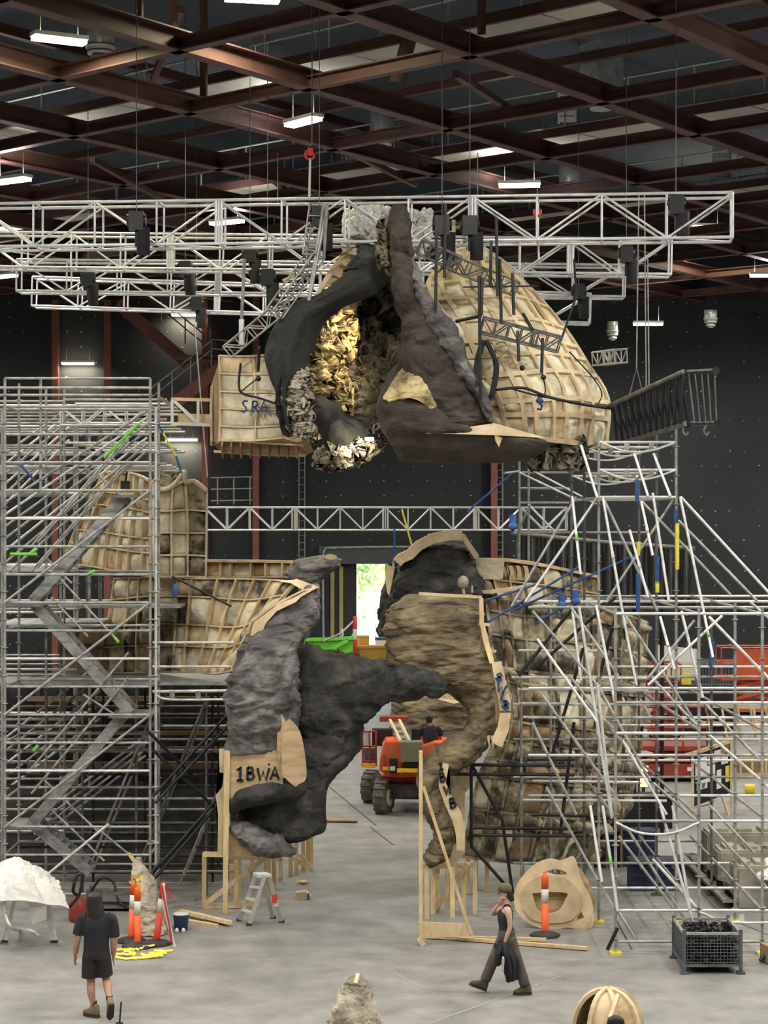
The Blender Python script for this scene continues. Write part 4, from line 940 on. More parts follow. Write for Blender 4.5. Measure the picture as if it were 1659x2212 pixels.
plate('plywood_panel', [(1024,1206,38.6),(1090,1210,38.6),(1086,1250,38.6),(1040,1252,38.6),(1026,1225,38.6)], .04, 'foam', ur)
ball('foam_plug', P(1000,1258,37.8), (.11,.1,.13), 'rockpale', ur); bar('timber_peg', P(1000,1268,37.8), P(1003,1285,37.8), .05, .06, 'pine', ur); bar('timber_peg', P(1020,1265,37.8), P(1020,1280,37.8), .03, .04, 'pine', ur)
bar('timber_peg', P(924,1162,38.1), P(926,1152,38.1), .03, .03, 'pine', ur)
# ================================================================ right set wall behind the scaffold
rs = thing('rock_set_flat', 'mottled foam and plywood rock wall behind the right scaffold', 'set piece', P(1200,1900,40))
eggcrate(rs, [[(1048,1285,38.4),(1130,1300,38.6),(1240,1300,39.4),(1330,1320,40.5),(1398,1345,42)],[(1065,1420,38.2),(1140,1430,38.4),(1240,1440,39.2),(1330,1450,40.5),(1392,1460,42)],[(1080,1560,38.0),(1150,1570,38.2),(1250,1580,39.0),(1330,1590,40.3),(1385,1590,42)],[(1030,1690,37.8),(1130,1700,38.0),(1230,1710,39.0),(1310,1720,40),(1360,1725,42)],[(1000,1850,37.8),(1100,1862,38.0),(1180,1866,38.8),(1230,1870,39.6),(1280,1866,41)]], 11, 12, .03, ('foamd','foamd','rocktan','foamd','foam','plydark'), 'foamd', .30, 91, wob=.42, th=.05)
eggcrate(rs, [[(1022,1210,39.4),(1100,1210,39.6),(1180,1222,40.4),(1290,1248,42)],[(1030,1250,39.2),(1110,1262,39.4),(1190,1270,40.2),(1290,1285,42)],[(1044,1300,39.0),(1120,1310,39.2),(1190,1318,40),(1290,1325,42)]], 2, 7, .05, ('foamd','foam','rocktan'), 'plywood', .2, 92, wob=.4)
strip('top_rail', [P(1028,1208,39.2),P(1100,1210,39.4),P(1180,1222,40.2),P(1290,1245,41.8)], .2, .06, 'plyedge', rs)
strip('ledge_rail', [P(930,1285,38.6),P(1000,1279,38.4),P(1060,1278,38.3),P(1120,1270,38.6),(P(1150,1262,38.8))], .3, .06, 'plyedge', rs)
for k in range(3): plate('plywood_fin', smoothpts([(1098+16*k,1222,39),(1108+16*k,1224,39),(1112+16*k,1248,39),(1120+14*k,1252,39),(1100+16*k,1252,39),(1102+16*k,1238,39)], 14), .03, 'plyedge', rs)
for k in range(9):
    g = G(1130+25*k+(k%3)*6, 1890-2*k); bar('timber_leg', g, Vector((g.x,g.y,1.6)), .05, .09, 'plydark' if k%3 else 'pine', rs)
# olive rocks seen through the arch
bk = thing('rock_outcrop', 'olive rock outcrop seen through the arch behind the boom lift', 'set piece', P(930,1620,56))
rock_body('rock_mass', [(1475,880,1010,56.5,.3),(1490,860,1020,56.2,.6),(1515,850,1030,56.0,.8),(1545,848,1030,56.0,.9),(1580,850,1030,55.8,.9),(1620,880,1030,55.6,.8),(1640,900,1010,55.6,.6),(1676,890,1015,55.6,.6)], 'rockolive', bk, .12, 1.0, 60, 56, .7, 101)
plate('pale_plank', [(935,1507,54.8),(1002,1506,54.6),(1004,1514,54.6),(980,1520,54.6)], .05, 'plyedge', bk)
rock_body('dark_rock_base', [(1580,880,1020,54.8,.4),(1600,860,1010,54.6,.6),(1640,870,1000,54.5,.6)], 'rockdark', bk, .10, 1.0, 30, 40, .5, 102)
# ================================================================ left stair scaffold
SM = {}
def standard(name, x, y, z0, z1, m, parent):
    """upright with a rosette each half metre"""
    n = max(1, round((z1-z0)/.5)); k = (n, m)
    if k not in SM:
        bm = bmesh.new()
        bmesh.ops.create_cone(bm, cap_ends=True, segments=10, radius1=.0255, radius2=.0255, depth=n*.5, matrix=Matrix.Translation((0,0,n*.25)))
        for i in range(n):
            bmesh.ops.create_cone(bm, cap_ends=True, segments=8, radius1=.06, radius2=.06, depth=.012, matrix=Matrix.Translation((0,0,.2+i*.5)))
        me = bpy.data.meshes.new('standard'); bm.to_mesh(me); bm.free(); me.materials.append(M[m]); SM[k] = me
    return place(name, SM[k], Matrix.Translation((x,y,z0)), parent)
TR = .0245
ss = thing('stair_scaffold', 'tall galvanised stair scaffold tower at left with zigzag aluminium stairs', 'scaffold', (-5.4,37,0))
XA, XB0, XB = -6.76, -6.14, -4.17; Y1, Y2 = 36.4, 37.8
for y in (Y1, Y2):
    standard('standard', XA, y, 0, 9.5, 'galv', ss); standard('standard', XB, y, 0, 9.5, 'galv', ss)
standard('standard', XA-.1, Y1+.25, 0, 9.0, 'galv', ss); standard('standard', XB+.09, Y1+.1, 0, 9.0, 'galvw', ss)
standard('standard', XB0, Y1+.1, 7.5, 9.5, 'galv', ss)
for k in range(2, 20):
    z = k*.5; m = 'galvw' if k in (5,9,14) else 'galv'
    tube('ledger', (XA,Y1,z), (XB,Y1,z), TR, m, ss)
    if k % 2 == 0: tube('ledger', (XA,Y2,z+.02), (XB,Y2,z+.02), TR, 'galv', ss)
    if k % 2 == 0:
        for x in (XA, XB): tube('transom', (x,Y1,z), (x,Y2,z), TR, 'galv', ss)
tube('ledger', (XA-2.6,Y1,9.33), (XB,Y1,9.33), TR*1.1, 'galv', ss); tube('ledger', (XA-2.6,Y1,9.2), (XB,Y1,9.2), TR, 'galv', ss)
tube('base_ledger', (XA,Y1,.3), (XB,Y1,.3), TR, 'galv', ss); tube('base_ledger', (XA,Y2,.6), (XB,Y2,.6), TR, 'galv', ss)
# front braces
for a in (1.5,3.5,5.5): tube('diagonal_brace', (XA,Y1-.06,a), (XB,Y1-.06,a+2), TR, 'galv', ss)
tube('diagonal_brace', P(95,1895,36.3), P(235,1780,36.3), TR, 'galvw', ss)
for a, b_ in (((90,1680),(215,1800)),((95,1735),(165,1800)),((205,1785),(290,1855)),((130,1250),(255,1385)),((110,1290),(190,1375)),((180,1500),(250,1545)),((100,1205),(155,1260)),((130,1100),(160,1130)),((205,1020),(260,1070)),((235,985),(255,1000)),((150,1785),(225,1860))):
    tube('handrail_stay', P(*a,36.8), P(*b_,36.8), TR*.85, 'galv', ss)
# stairs: two stringers, treads, handrails
def stair(xa, za, xb, zb, y, lab=None, m='steelplate'):
    fl2 = part('stair_flight', ss, ((xa+xb)/2,y,min(za,zb)))
    for yy in (y, y+.55): bar('stringer', (xa,yy,za), (xb,yy,zb), .03, .19, m, fl2)
    n = 9
    for k in range(n):
        f = (k+.5)/n; x, z = xa+(xb-xa)*f, za+(zb-za)*f; box('tread', (x,y+.275,z), (.2,.5,.03), m, fl2)
def rails(xa, za, xb, zb, y, hs=(.55,1.0), m='galv'):
    for h in hs:
        tube('stair_rail', (xa,y,za+h), (xb,y,zb+h), TR*.9, m, ss); tube('stair_rail', (xa,y+.62,za+h+.05), (xb,y+.62,zb+h+.05), TR*.9, m, ss)
xl, xr = XA+.42, XB-.5
stair(xr, 7.4, xl, 5.5, 36.75); stair(xl, 5.5, xr+.1, 3.5, 36.75); stair(xr, 3.5, xl, 1.5, 36.75); stair(xl, 1.5, xl+1.05, .62, 36.75)
rails(xr, 7.4, xl, 5.5, 36.7); rails(xr, 3.5, xl, 1.5, 36.7)
for z, x0, x1 in ((5.45,XA,XA+.65),(3.45,XB-.75,XB),(1.45,XA,XA+.65),(7.4,XB-.75,XB)): box('landing_deck', ((x0+x1)/2,37.1,z), (x1-x0,1.2,.05), 'steelplate', ss)
# parallel rails of the stairs behind
for k in range(7):
    m = 'galvw' if k in (1,4) else 'galv'; dy = 26*k
    tube('stair_rail', P(12,1085+dy,38+.2*k), P(318,888+dy*.55,38+.2*k), TR, m, ss)
for k in range(6): tube('stair_rail', P(5,985+22*k,41), P(150,880+14*k,41), TR, 'galvw' if k%2 else 'galv', ss)
for k in range(5): tube('stair_rail', P(5,1600+28*k,39.5), P(215,1432+30*k,39.5), TR, 'galv' if k%2 else 'galvw', ss)
for k in range(4): tube('stair_rail', P(75,1770+16*k,38.5), P(315,1590+14*k,38.5), TR, 'galv', ss)
for a, b_ in (((225,988),(300,915)),((68,1195),(80,1185)),((22,1197),(80,1197)),((190,1240),(205,1232)),((72,1622),(82,1610)),((248,1377),(256,1388))): tube('green_painted_tube', P(*a,36.3), P(*b_,36.3), TR*1.15, 'green', ss)
for a, b_ in (((30,987),(80,1045)),): tube('blue_tube', P(*a,39), P(*b_,39), TR, 'blue', ss)
# rows of scaffold behind
for r, y in enumerate((39.2,40.6,42.0,43.4,44.8)):
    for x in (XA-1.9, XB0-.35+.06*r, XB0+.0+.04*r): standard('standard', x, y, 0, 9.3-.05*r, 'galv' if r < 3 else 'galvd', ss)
    for k, z in enumerate((1,2,3,4,5.2,6,7,7.5,8,8.4,8.9,9.25)):
        tube('ledger', (XA-1.9,y,z), (XB0+.04*r,y,z), TR, 'galvw' if (k+r)%4 == 0 else 'galv', ss)
    for z in (8.05,8.45,8.9,9.28): tube('guard_rail', (XB0,y,z), (XB-.05*r,y,z), TR, 'galvw' if (r+int(z*10))%3 == 0 else 'galv', ss)
    if r < 3:
        for z in (8.4,9.25): tube('transom', (XB-.05*r,y-1.4,z), (XB-.05*r,y,z), TR, 'galv', ss)
truss('scaffold_girder', P(130,918,38.6), P(318,918,38.6), .34, .3, 'short lattice girder lying across the top of the stair scaffold', .45, .02, 'galvw', 'scaffold girders')
for k in range(6): box('deck_plank', (-7.3+.33*k,40,7-(1345-1120)*40/F), (.31,2.6,.05), 'steelplate', ss)
for k in range(6): box('deck_plank', (-5.0+.0*k,38.3+.33*k,7-(1310-1120)*38.3/F), (2.4,.31,.05), 'steelplate', ss)
# ---------------------------------------------------------------- dark platform under the left set
dp = thing('platform_scaffold', 'dark tube scaffold carrying a steel deck under the left rock wall', 'scaffold', (-4.2,39,0))
zd = 7-(1475-1120)*38/F
for k in range(7): box('deck_plank', (-5.2+.0*k,37.9+.33*k,zd), (4.6,.31,.05), 'steelplate', dp)
for r, y in enumerate((37.9,39.3,40.7)):
    for x in (-5.6,-4.6,-3.3): tube('standard', (x,y,0), (x,y,zd), TR, 'blacktube' if r else 'galvd', dp)
    for k in range(1,8):
        tube('ledger', (-7.4,y,k*.45+.05*r), (-2.7,y,k*.45+.05*r), TR, ('galvd','galv','blacktube')[(k+r)%3], dp)
    if r < 2:
        for k in range(3): tube('raking_tube', (-5.6+k*.9,y-.1,.2), (-4.2+k*.9,y-.1,zd-.3), TR, 'galvd' if k%2 else 'galv', dp)
for a, b_ in (((318,1900),(500,1690)),((325,1908),(500,1705)),((330,1880),(470,1742)),((330,1620),(480,1760)),((320,1580),(420,1680)),((330,1720),(495,1540)),((335,1735),(500,1560))): tube('raking_tube', P(*a,36.2), P(*b_,36.8), .03, 'blacktube', dp)
tube('edge_rail', P(330,1494,37.6), P(505,1492,37.6), .03, 'galvw', dp); tube('edge_rail', P(330,1440,37.8), P(505,1440,37.8), .024, 'galvw', dp); tube('edge_rail', P(330,1388,37.8), P(505,1388,37.8), .024, 'galvw', dp)
curve_tube('truss_transom', [P(335,1500,37.4),P(366,1511,37.4),P(500,1511,37.4)], .024, 'galvw', dp)
for px in (372,428): box('transom_plate', P(px,1502,37.4), (.09,.03,.16), 'galv', dp)
def drape(name, x0, x1, y, z0, z1, lab, m='black'):
    g = []; nu, nv = 6, 60
    for i in range(nu+1):
        g.append([Vector((x0+(x1-x0)*j/nv, y+.12*math.sin(j*1.1)+.06*math.sin(j*2.3+i*.3), z0+(z1-z0)*i/nu)) for j in range(nv+1)])
    o = solid_from_grid(name, g, nu, nv, .02, m, None); return tag(o, lab, 'drape')
drape('black_drape', -10.5, -2.6, 43.0, .02, 3.75, 'added black shade drape behind the dark platform scaffold')  # black sheet added to make the space under the platform dark
bf = thing('board_fence', 'dark grey horizontal board cladding at the foot of the platform scaffold', 'cladding', (-5.2,40.2,0))
for k in range(9): bar('cladding_board', (-8.6,40.2+.01*(k%2),.1+.195*k), (-2.9,40.2+.01*(k%2),.1+.195*k), .04, .18, 'cladding', bf)
for x in (-8.4,-6.6,-4.8,-3.0): box('cladding_post', (x,40.27,.9), (.08,.08,1.8), 'cladding', bf)
for k in range(5): bar('brown_batten', (-7.2,41.2,2.0+.34*k), (-3,41.2,2.0+.34*k), .05, .10, 'plydark', bf)
for x in (-7,-5,-3.2): box('cladding_post', (x,41.25,1.8), (.08,.06,3.6), 'cladding', bf)
# straps on the left
for a, b_, Y, m, lab in (((330,895),(352,935),37,'blue','blue lashing strap at the top right of the stair scaffold'),((352,935),(380,985),37.3,'tape_yellow','yellow lashing strap running down from the stair scaffold'),((380,985),(392,1022),37.6,'blue','blue end of the lashing strap above the foam block'),((372,1245),(500,1310),37,'blacktube','black rod slanting in front of the left rock wall'),((1010,1105),(1110,1020),44,'blue','blue strap from the bridging girder up to the right scaffold'),((852,1140),(852,1220),44,'blue','blue strap hanging below the bridging girder by the crest'),((868,1100),(890,1180),43,'tape_yellow','yellow and blue strap from the girder to the rock crest')):
    straight('strap', P(*a,Y), P(*b_,Y), .02, m, lab, 'strap')
tag(ball('blue_ratchet', P(378,1275,37), (.06,.04,.12), 'blue'), 'blue ratchet hanging on the left rock wall', 'ratchet')
# wooden open frame hung left of the rock, black speaker on the block
t = thing('timber_frame', 'pale timber frame box poking out left of the hanging rock', 'timber frame', P(410,918,38))
for a, b_ in (((370,862),(455,864)),((372,865),(372,915)),((370,915),(455,918)),((428,865),(428,915)),((375,865),(425,912))): bar('timber', P(*a,37.9), P(*b_,37.9), .05, .06, 'pine' if a[1] < 863 else 'silver', t)
plate('plywood_panel', [(384,893,38.1),(455,895,38.1),(455,918,38.1),(384,916,38.1)], .02, 'plyedge', t)
t = thing('loudspeaker', 'small black loudspeaker hanging above the cream foam block', 'speaker', P(271,1060,39))
box('cabinet', P(271,1050,39), (.17,.16,.19), 'blackplastic', t); tube('hanger', P(272,1040,39), P(274,1018,39), .02, 'blackplastic', t)
# ================================================================ right scaffold
rsx = thing('raking_scaffold', 'large galvanised raking scaffold of tubes and braces at right', 'scaffold', (5,35,0))
XS = (3.72,5.06,6.08); RY = (32.8,35.35,37.9,40.5)
for ri, y in enumerate(RY):
    for xi, x in enumerate(XS):
        zt = 5.6 if ri == 0 or xi == 2 else 8.5
        if ri == 3 and xi == 2: continue
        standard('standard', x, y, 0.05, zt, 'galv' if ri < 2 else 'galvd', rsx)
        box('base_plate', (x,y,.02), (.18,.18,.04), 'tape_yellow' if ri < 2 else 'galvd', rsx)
    zs = (.2,.7,2.14,3.55,4.04,5.47) if ri == 0 else (.6,2.2,2.9,3.55,4.06,5.46)
    for zi, z in enumerate(zs):
        xe = 8.2
        m = 'galvw' if (zi+ri)%2 else 'galv'
        tube('ledger', (XS[0] if ri < 1 else 2.6-.1*ri,y,z), (XS[1],y,z), TR, m, rsx); tube('ledger', (XS[1],y,z), (xe,y,z), TR, 'galvw' if (zi+ri)%3 else 'galv', rsx)
    if ri > 0:
        for z in (7.37,7.84,8.32): tube('ledger', (XS[0],y,z), (XS[1],y,z), TR, 'galvw', rsx)
        for zz in (7.85,8.33):
            p = Vector((XS[0],y-.03,zz)); w_ = XS[1]-XS[0]
            curve_tube('truss_transom', [p+Vector((.05,0,-.02)), p+Vector((w_*.33,0,-.16)), p+Vector((w_*.66,0,-.16)), p+Vector((w_-.03,0,-.02))], .02, 'galvw', rsx, 6, 18)
            for f in (.36,.68): box('transom_plate', p+Vector((w_*f,0,-.08)), (.09,.02,.13), 'galv', rsx)
    if ri < 3:
        for x in XS:
            for z in (.7,2.2,3.6,5.47)+(() if ri == 0 or x == XS[2] else (7.35,8.3)):
                tube('transom', (x,y,z), (x,RY[ri+1],z), TR, 'galv', rsx)
p = Vector((XS[0],32.77,2.12)); w_ = XS[1]-XS[0]
curve_tube('truss_transom', [p, p+Vector((w_*.3,0,-.17)), p+Vector((w_*.68,0,-.17)), p+Vector((w_,0,0))], .022, 'galvw', rsx, 6, 18)
p = Vector((XS[1],32.77,.68)); curve_tube('truss_transom', [p, p+Vector((.5,0,-.16)), p+Vector((1.6,0,-.16))], .022, 'galvw', rsx, 6, 18)
for x in (5.75,6.5): box('transom_plate', (x,32.8,.58), (.08,.02,.14), 'galvw', rsx)
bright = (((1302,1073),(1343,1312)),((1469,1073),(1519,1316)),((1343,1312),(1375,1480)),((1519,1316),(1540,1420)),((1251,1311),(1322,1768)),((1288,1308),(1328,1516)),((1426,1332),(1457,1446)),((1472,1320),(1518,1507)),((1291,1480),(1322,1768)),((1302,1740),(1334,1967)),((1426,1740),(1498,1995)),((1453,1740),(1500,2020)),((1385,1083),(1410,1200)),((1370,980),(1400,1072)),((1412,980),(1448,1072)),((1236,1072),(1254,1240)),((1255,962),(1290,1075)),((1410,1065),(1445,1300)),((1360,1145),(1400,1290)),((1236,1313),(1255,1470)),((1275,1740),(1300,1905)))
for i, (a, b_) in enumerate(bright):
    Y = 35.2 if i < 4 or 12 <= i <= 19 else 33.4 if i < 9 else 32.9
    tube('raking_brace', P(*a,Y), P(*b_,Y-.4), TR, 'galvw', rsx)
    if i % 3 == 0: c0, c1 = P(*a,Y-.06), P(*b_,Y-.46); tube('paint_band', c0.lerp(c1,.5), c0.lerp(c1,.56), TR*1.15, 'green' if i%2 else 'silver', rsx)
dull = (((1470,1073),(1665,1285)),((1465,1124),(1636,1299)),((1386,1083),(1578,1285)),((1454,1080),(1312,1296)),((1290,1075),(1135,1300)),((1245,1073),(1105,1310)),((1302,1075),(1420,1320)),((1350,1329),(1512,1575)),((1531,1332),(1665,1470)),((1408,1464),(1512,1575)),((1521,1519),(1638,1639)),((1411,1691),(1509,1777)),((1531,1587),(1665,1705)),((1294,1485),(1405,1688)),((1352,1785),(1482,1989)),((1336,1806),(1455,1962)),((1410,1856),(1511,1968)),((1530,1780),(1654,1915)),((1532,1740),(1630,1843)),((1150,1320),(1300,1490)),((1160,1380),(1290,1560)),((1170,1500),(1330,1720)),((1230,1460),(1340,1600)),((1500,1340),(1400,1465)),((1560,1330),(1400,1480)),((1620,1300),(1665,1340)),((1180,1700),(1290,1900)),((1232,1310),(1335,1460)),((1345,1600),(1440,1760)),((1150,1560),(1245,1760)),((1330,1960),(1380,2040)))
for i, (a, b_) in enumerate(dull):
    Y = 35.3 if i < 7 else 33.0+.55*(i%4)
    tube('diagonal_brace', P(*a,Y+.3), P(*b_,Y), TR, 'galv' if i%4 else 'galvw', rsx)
for a, b_ in (((1150,1299),(1300,1301)),((1150,1310),(1300,1312)),((1105,1463),(1400,1465)),((1120,1489),(1400,1491)),((1120,1519),(1240,1520)),((1130,1549),(1450,1551)),((1150,1687),(1380,1690)),((1130,1728),(1440,1730)),((1120,1405),(1300,1406))): tube('ledger', P(*a,36.6), P(*b_,36.6), TR, 'galvw', rsx)
for px, a, b_ in ((1126,1440,1935),(1190,1300,1900),(1142,1010,1310),(1122,995,1310)):
    Y = 44.2 if px in (1122,1142) else 36.6
    tube('standard', P(px,a,Y), P(px,b_ if Y > 40 else G(px,1930).z and 1930,Y), TR, 'galv', rsx)
    if Y > 40: tube('standard', P(px,b_,Y), Vector((P(px,b_,Y).x,Y,0)), TR, 'galvd', rsx)
for y_, b_ in ((1021,1230),(1055,1230),(1086,1230),(1150,1400)): tube('ledger', P(1120,y_,44.2), P(b_,y_,44.2), TR, 'galv', rsx)
tube('ledger', P(1090,1022,43), P(1122,1018,44.2), TR, 'galv', rsx)
for a, b_ in (((1122,1021),(1235,1075)),((1142,1090),(1200,1150)),((1118,1150),(1145,1090)),((1160,1022),(1290,1090))): tube('diagonal_brace', P(*a,44), P(*b_,42), TR, 'galv', rsx)
tube('diagonal_brace', P(1168,1005,38), P(1300,955,36), TR, 'galvd', rsx)
# black tubes low on the left of it
for a, b_ in (((1018,1655),(1018,1832)),((960,1672),(1240,1674)),((1010,1652),(1240,1654)),((1020,1788),(1240,1790)),((1020,1804),(1240,1806)),((1018,1650),(1085,1772)),((1085,1772),(1108,1932)),((1020,1830),(1108,1930)),((1120,1460),(1240,1310)),((1160,1440),(1330,1290)),((1330,1330),(1290,1480)),((1190,1640),(1260,1400)),((1240,1560),(1210,1800)),((1140,1640),(1240,1640)),((1150,1760),(1300,1762)),((1312,2052),(1334,2004))):
    Y = 36.0 if a[0] != 1312 else 32.4
    tube('black_brace', P(*a,Y), P(*b_,Y), .03, 'blacktube', rsx)
# blue and yellow bands and straps
for a, b_, m in (((1376,1035,),(1376,1085),'blue'),((1378,1240),(1378,1330),'blue'),((1463,1130),(1463,1230),'tape_yellow'),((1460,1100),(1460,1130),'blue'),((1380,1170),(1378,1200),'tape_yellow'),((1420,1200),(1420,1260),'blue'),((1420,1255),(1420,1280),'tape_yellow'),((1540,1385),(1535,1440),'blue')): tube('wrapped_band', P(*a,35.2), P(*b_,35.2), .035, m, rsx)
for a, b_, lab in (((1052,1345),(1250,1225),'long blue strap rising right from the tan arch pier'),((1110,1318),(1370,1200),'upper blue strap crossing the raking scaffold'),((1160,1345),(1215,1312),'short blue strap by the ledger of the raking scaffold'),((1040,1300),(1160,1262),'blue strap above the tan arch pier')):
    straight('strap', P(*a,35.9), P(*b_,35.6), .02, 'blue', lab, 'strap')
for px, py, lab in ((1214,1295,'blue ratchet buckle on the left ledger of the raking scaffold'),(1243,1288,'blue ratchet buckle beside the black diagonal tube'),(1108,1125,'blue ratchet buckle under the bridging girder')):
    t = thing('ratchet_buckle', lab, 'ratchet', P(px,py+12,35.6)); box('handle', P(px,py,35.6), (.10,.08,.22), 'blue', t, .3); ball('webbing_roll', P(px,py+12,35.55), (.09,.08,.07), 'blue', t); tube('webbing_tail', P(px,py+12,35.6), P(px-2,py+30,35.6), .025, 'blue', t)
# dark panels with close tubes behind the raking scaffold
t = thing('dark_truss_panel', 'long dark lattice panel standing behind the raking scaffold', 'truss', P(1280,1330,47))
tube('rail', P(1112,1152,48), P(1310,1172,46), .05, 'galvd', t); tube('rail', P(1310,1172,46), P(1500,1185,44), .05, 'galvd', t); tube('rail', P(1120,1300,48), P(1500,1305,44), .05, 'blacktube', t); tube('rail', P(1300,1295,46), P(1505,1300,44), .05, 'galvd', t)
for k in range(46):
    px = 1118+8.3*k; Y = 48-k*.087; f = (px-1112)/390; a = P(px,1154+32*f,Y); tube('lattice_tube', a, P(px+3*((-1)**k),1302,Y), .035, 'blacktube' if k%4 else 'galvd', t, 'cyl6')
for px in (1310,1370,1430): tube('leg', P(px,1300,45.5), Vector((P(px,1300,45.5).x,45.5,0)), .05, 'blacktube', t)
# ================================================================ floor props at left
def lathe(name, prof, seg, m, parent, c, tilt=None):
    vs, fs = [], []
    R_ = tilt.to_matrix() if tilt else Matrix.Identity(3)
    for r, z in prof:
        for k in range(seg): a = 2*math.pi*k/seg; vs.append(Vector(c)+R_ @ Vector((r*math.cos(a), r*math.sin(a), z)))
    for i in range(len(prof)-1):
        for k in range(seg): k2 = (k+1)%seg; fs.append((i*seg+k,i*seg+k2,(i+1)*seg+k2,(i+1)*seg+k))
    fs.append(tuple(range(seg))[::-1]); fs.append(tuple((len(prof)-1)*seg+k for k in range(seg)))
    return mesh(name, vs, fs, m, parent, True)
from mathutils import Quaternion, Euler
def bollard(px, py, h, lab, tilt=(0,0), main='orange', r=.055, base=True, grp='orange bollards'):
    g = G(px,py); t = thing('bollard', lab, 'bollard', g, grp); q = Euler((tilt[1],tilt[0],0)).to_quaternion()
    if base: lathe('rubber_base', [(.26,0),(.26,.03),(.2,.055),(.09,.07),(.07,.09)], 8, 'rubber', t, g)
    lathe('post', [(r*1.15,.06),(r,.12),(r,h*.52)], 20, main, t, g, q)
    lathe('reflective_band', [(r*1.02,h*.52),(r*1.02,h*.74)], 20, 'silver', t, g, q)
    lathe('post_top', [(r,h*.74),(r,h*.93),(r*.8,h*.95),(r*.45,h*.96),(r*.45,h),(r*.3,h*1.01)], 20, main, t, g, q)
    return t
bollard(1177,2022,1.07,'clean orange bollard on a black rubber base before the plywood disc', r=.06)
b1 = bollard(297,2046,1.02,'front upright orange bollard of the taped pair at left', main='orange')
bollard(283,2034,1.05,'faded orange bollard leaning behind the front one at left', (.05,0), grp='orange bollards')
b3 = bollard(337,2040,1.03,'tilted red bollard tied with red and white tape at left', (.13,0), 'redworn')
def ribbon(name, pts, wd, m, parent=None, lab=None, ct=None):
    o = strip(name, pts, wd, .006, m, parent, Vector((0,.2,1)).normalized())
    if lab: tag(o, lab, ct)
    return o
g = G(352,1905) ; Yb = 33.5
ribbon('tape_knot', [P(352,1908,Yb),P(360,1918,Yb-.1),P(365,1930,Yb),P(372,1940,Yb)], .09, 'redtape', b3)
curve_tube('tape_tail', [P(352,1908,Yb-.1),P(356,1950,Yb-.1),P(362,1985,Yb-.1),P(368,2010,Yb-.1),P(373,2035,Yb-.1),P(378,2048,Yb-.1)], .035, 'silver', b3, 5); curve_tube('tape_tail', [P(349,1908,Yb-.12),P(358,1960,Yb-.12),P(366,2000,Yb-.12),P(372,2040,Yb-.12)], .022, 'redtape', b3, 5)
rt = random.Random(4)
for k in range(5): a = P(296+rt.uniform(-6,8),1908+rt.uniform(-8,12),33.2); ribbon('tape_knot', [a, a+Vector((rt.uniform(-.08,.08),-.05,rt.uniform(-.06,.08))), a+Vector((rt.uniform(-.12,.12),-.04,rt.uniform(-.1,.1)))], .05, 'tape_yellow' if k%2 else 'ochre', b1)
for i in range(16):
    a = G(rt.uniform(245,335), rt.uniform(2050,2074)); an = rt.uniform(-.5,.5); l = rt.uniform(.12,.4)
    pts = [a+Vector((l*t_*math.cos(an), l*t_*math.sin(an)+.03*math.sin(t_*9), .02+.03*rt.random())) for t_ in (0,.25,.5,.75,1)]
    strip('barrier_tape', pts, .05, .005, 'tape_yellow', b1, Vector((.1,1,.5)).normalized())
# pale rock lump
rk = thing('rock_lump', 'pale grey pointed foam rock standing behind the taped bollards', 'rock', G(325,2012))
rock_body('rock', [(1852,296,302,34.9,.03),(1868,287,310,34.9,.1),(1900,286,330,34.8,.25),(1940,290,345,34.7,.35),(1980,292,358,34.7,.45),(2010,298,364,34.6,.45)], 'rockpale', rk, .05, 2.2, 60, 48, .2, 111)
bar('timber_spike', P(278,1843,34.9), P(294,1866,34.9), .06, .05, 'pine', rk)
# bucket
t = thing('bucket', 'dark blue plastic bucket on the floor beside the tilted bollard', 'bucket', G(391,2010)); g = G(391,2010)
lathe('bucket_body', [(.10,0),(.115,.02),(.135,.28),(.145,.30),(.13,.30),(.11,.05)], 24, 'bluebucket', t, g); tube('rim', g+Vector((0,0,.27)), g+Vector((0,0,.30)), .145, 'silver', t, 'cyl24')
for dx in (-.05,.06): ball('paint_pot', g+Vector((dx,-.2,.04)), (.035,.035,.045), 'white', t)
# stack of timbers
for i, (a, b_, z, lab) in enumerate((((382,1990),(468,2004),.03,'lowest pine offcut of the small pile by the bucket'),((390,1978),(497,2003),.08,'long pine stud on top of the small pile by the bucket'),((425,1980),(492,1998),.04,'short pine stud at the right of the small pile by the bucket'))):
    p, q = G(*a), G(*b_); p.z += z; q.z += z; tag(bar('pine_offcut', p, q, .10, .06, 'pine'), lab, 'timber', 'pine offcuts by the bucket')
# step ladder
t = thing('step_ladder', 'paint-splashed aluminium step ladder standing by the left arch pier', 'ladder', G(560,1990))
tp_ = P(565,1888,34.9); zt = tp_.z
def lad(a, b_, wd=.07): bar('stile', a, b_, wd, .03, 'catwalk', t, Vector((0,1,0)))
fl0, fl1, fr0, fr1 = G(517,1990), G(538,2000), G(590,1984), G(608,1993)
A0, A1 = P(552,1890,35.0), P(572,1890,34.8); B0, B1 = P(566,1888,35.1), P(580,1890,34.9)
lad(fl0,A0); lad(fl1,A1); lad(fr0,B0); lad(fr1,B1)
for f in (.25,.5,.75): bar('tread', fl0.lerp(A0,f), fl1.lerp(A1,f), .09, .03, 'catwalk', t)
bar('cap', (A0+A1)/2+Vector((-.08,0,0)), (B0+B1)/2+Vector((.06,0,0)), .26, .05, 'catwalk', t)
for p in (fl0,fl1,fr0,fr1): box('rubber_foot', p+Vector((0,0,.025)), (.1,.06,.05), 'rubber', t)
box('red_sticker', fr1.lerp(B1,.52)+Vector((0,-.04,0)), (.09,.02,.15), 'redworn', t); box('label_sticker', fr1.lerp(B1,.42)+Vector((0,-.045,0)), (.07,.02,.1), 'paper', t)
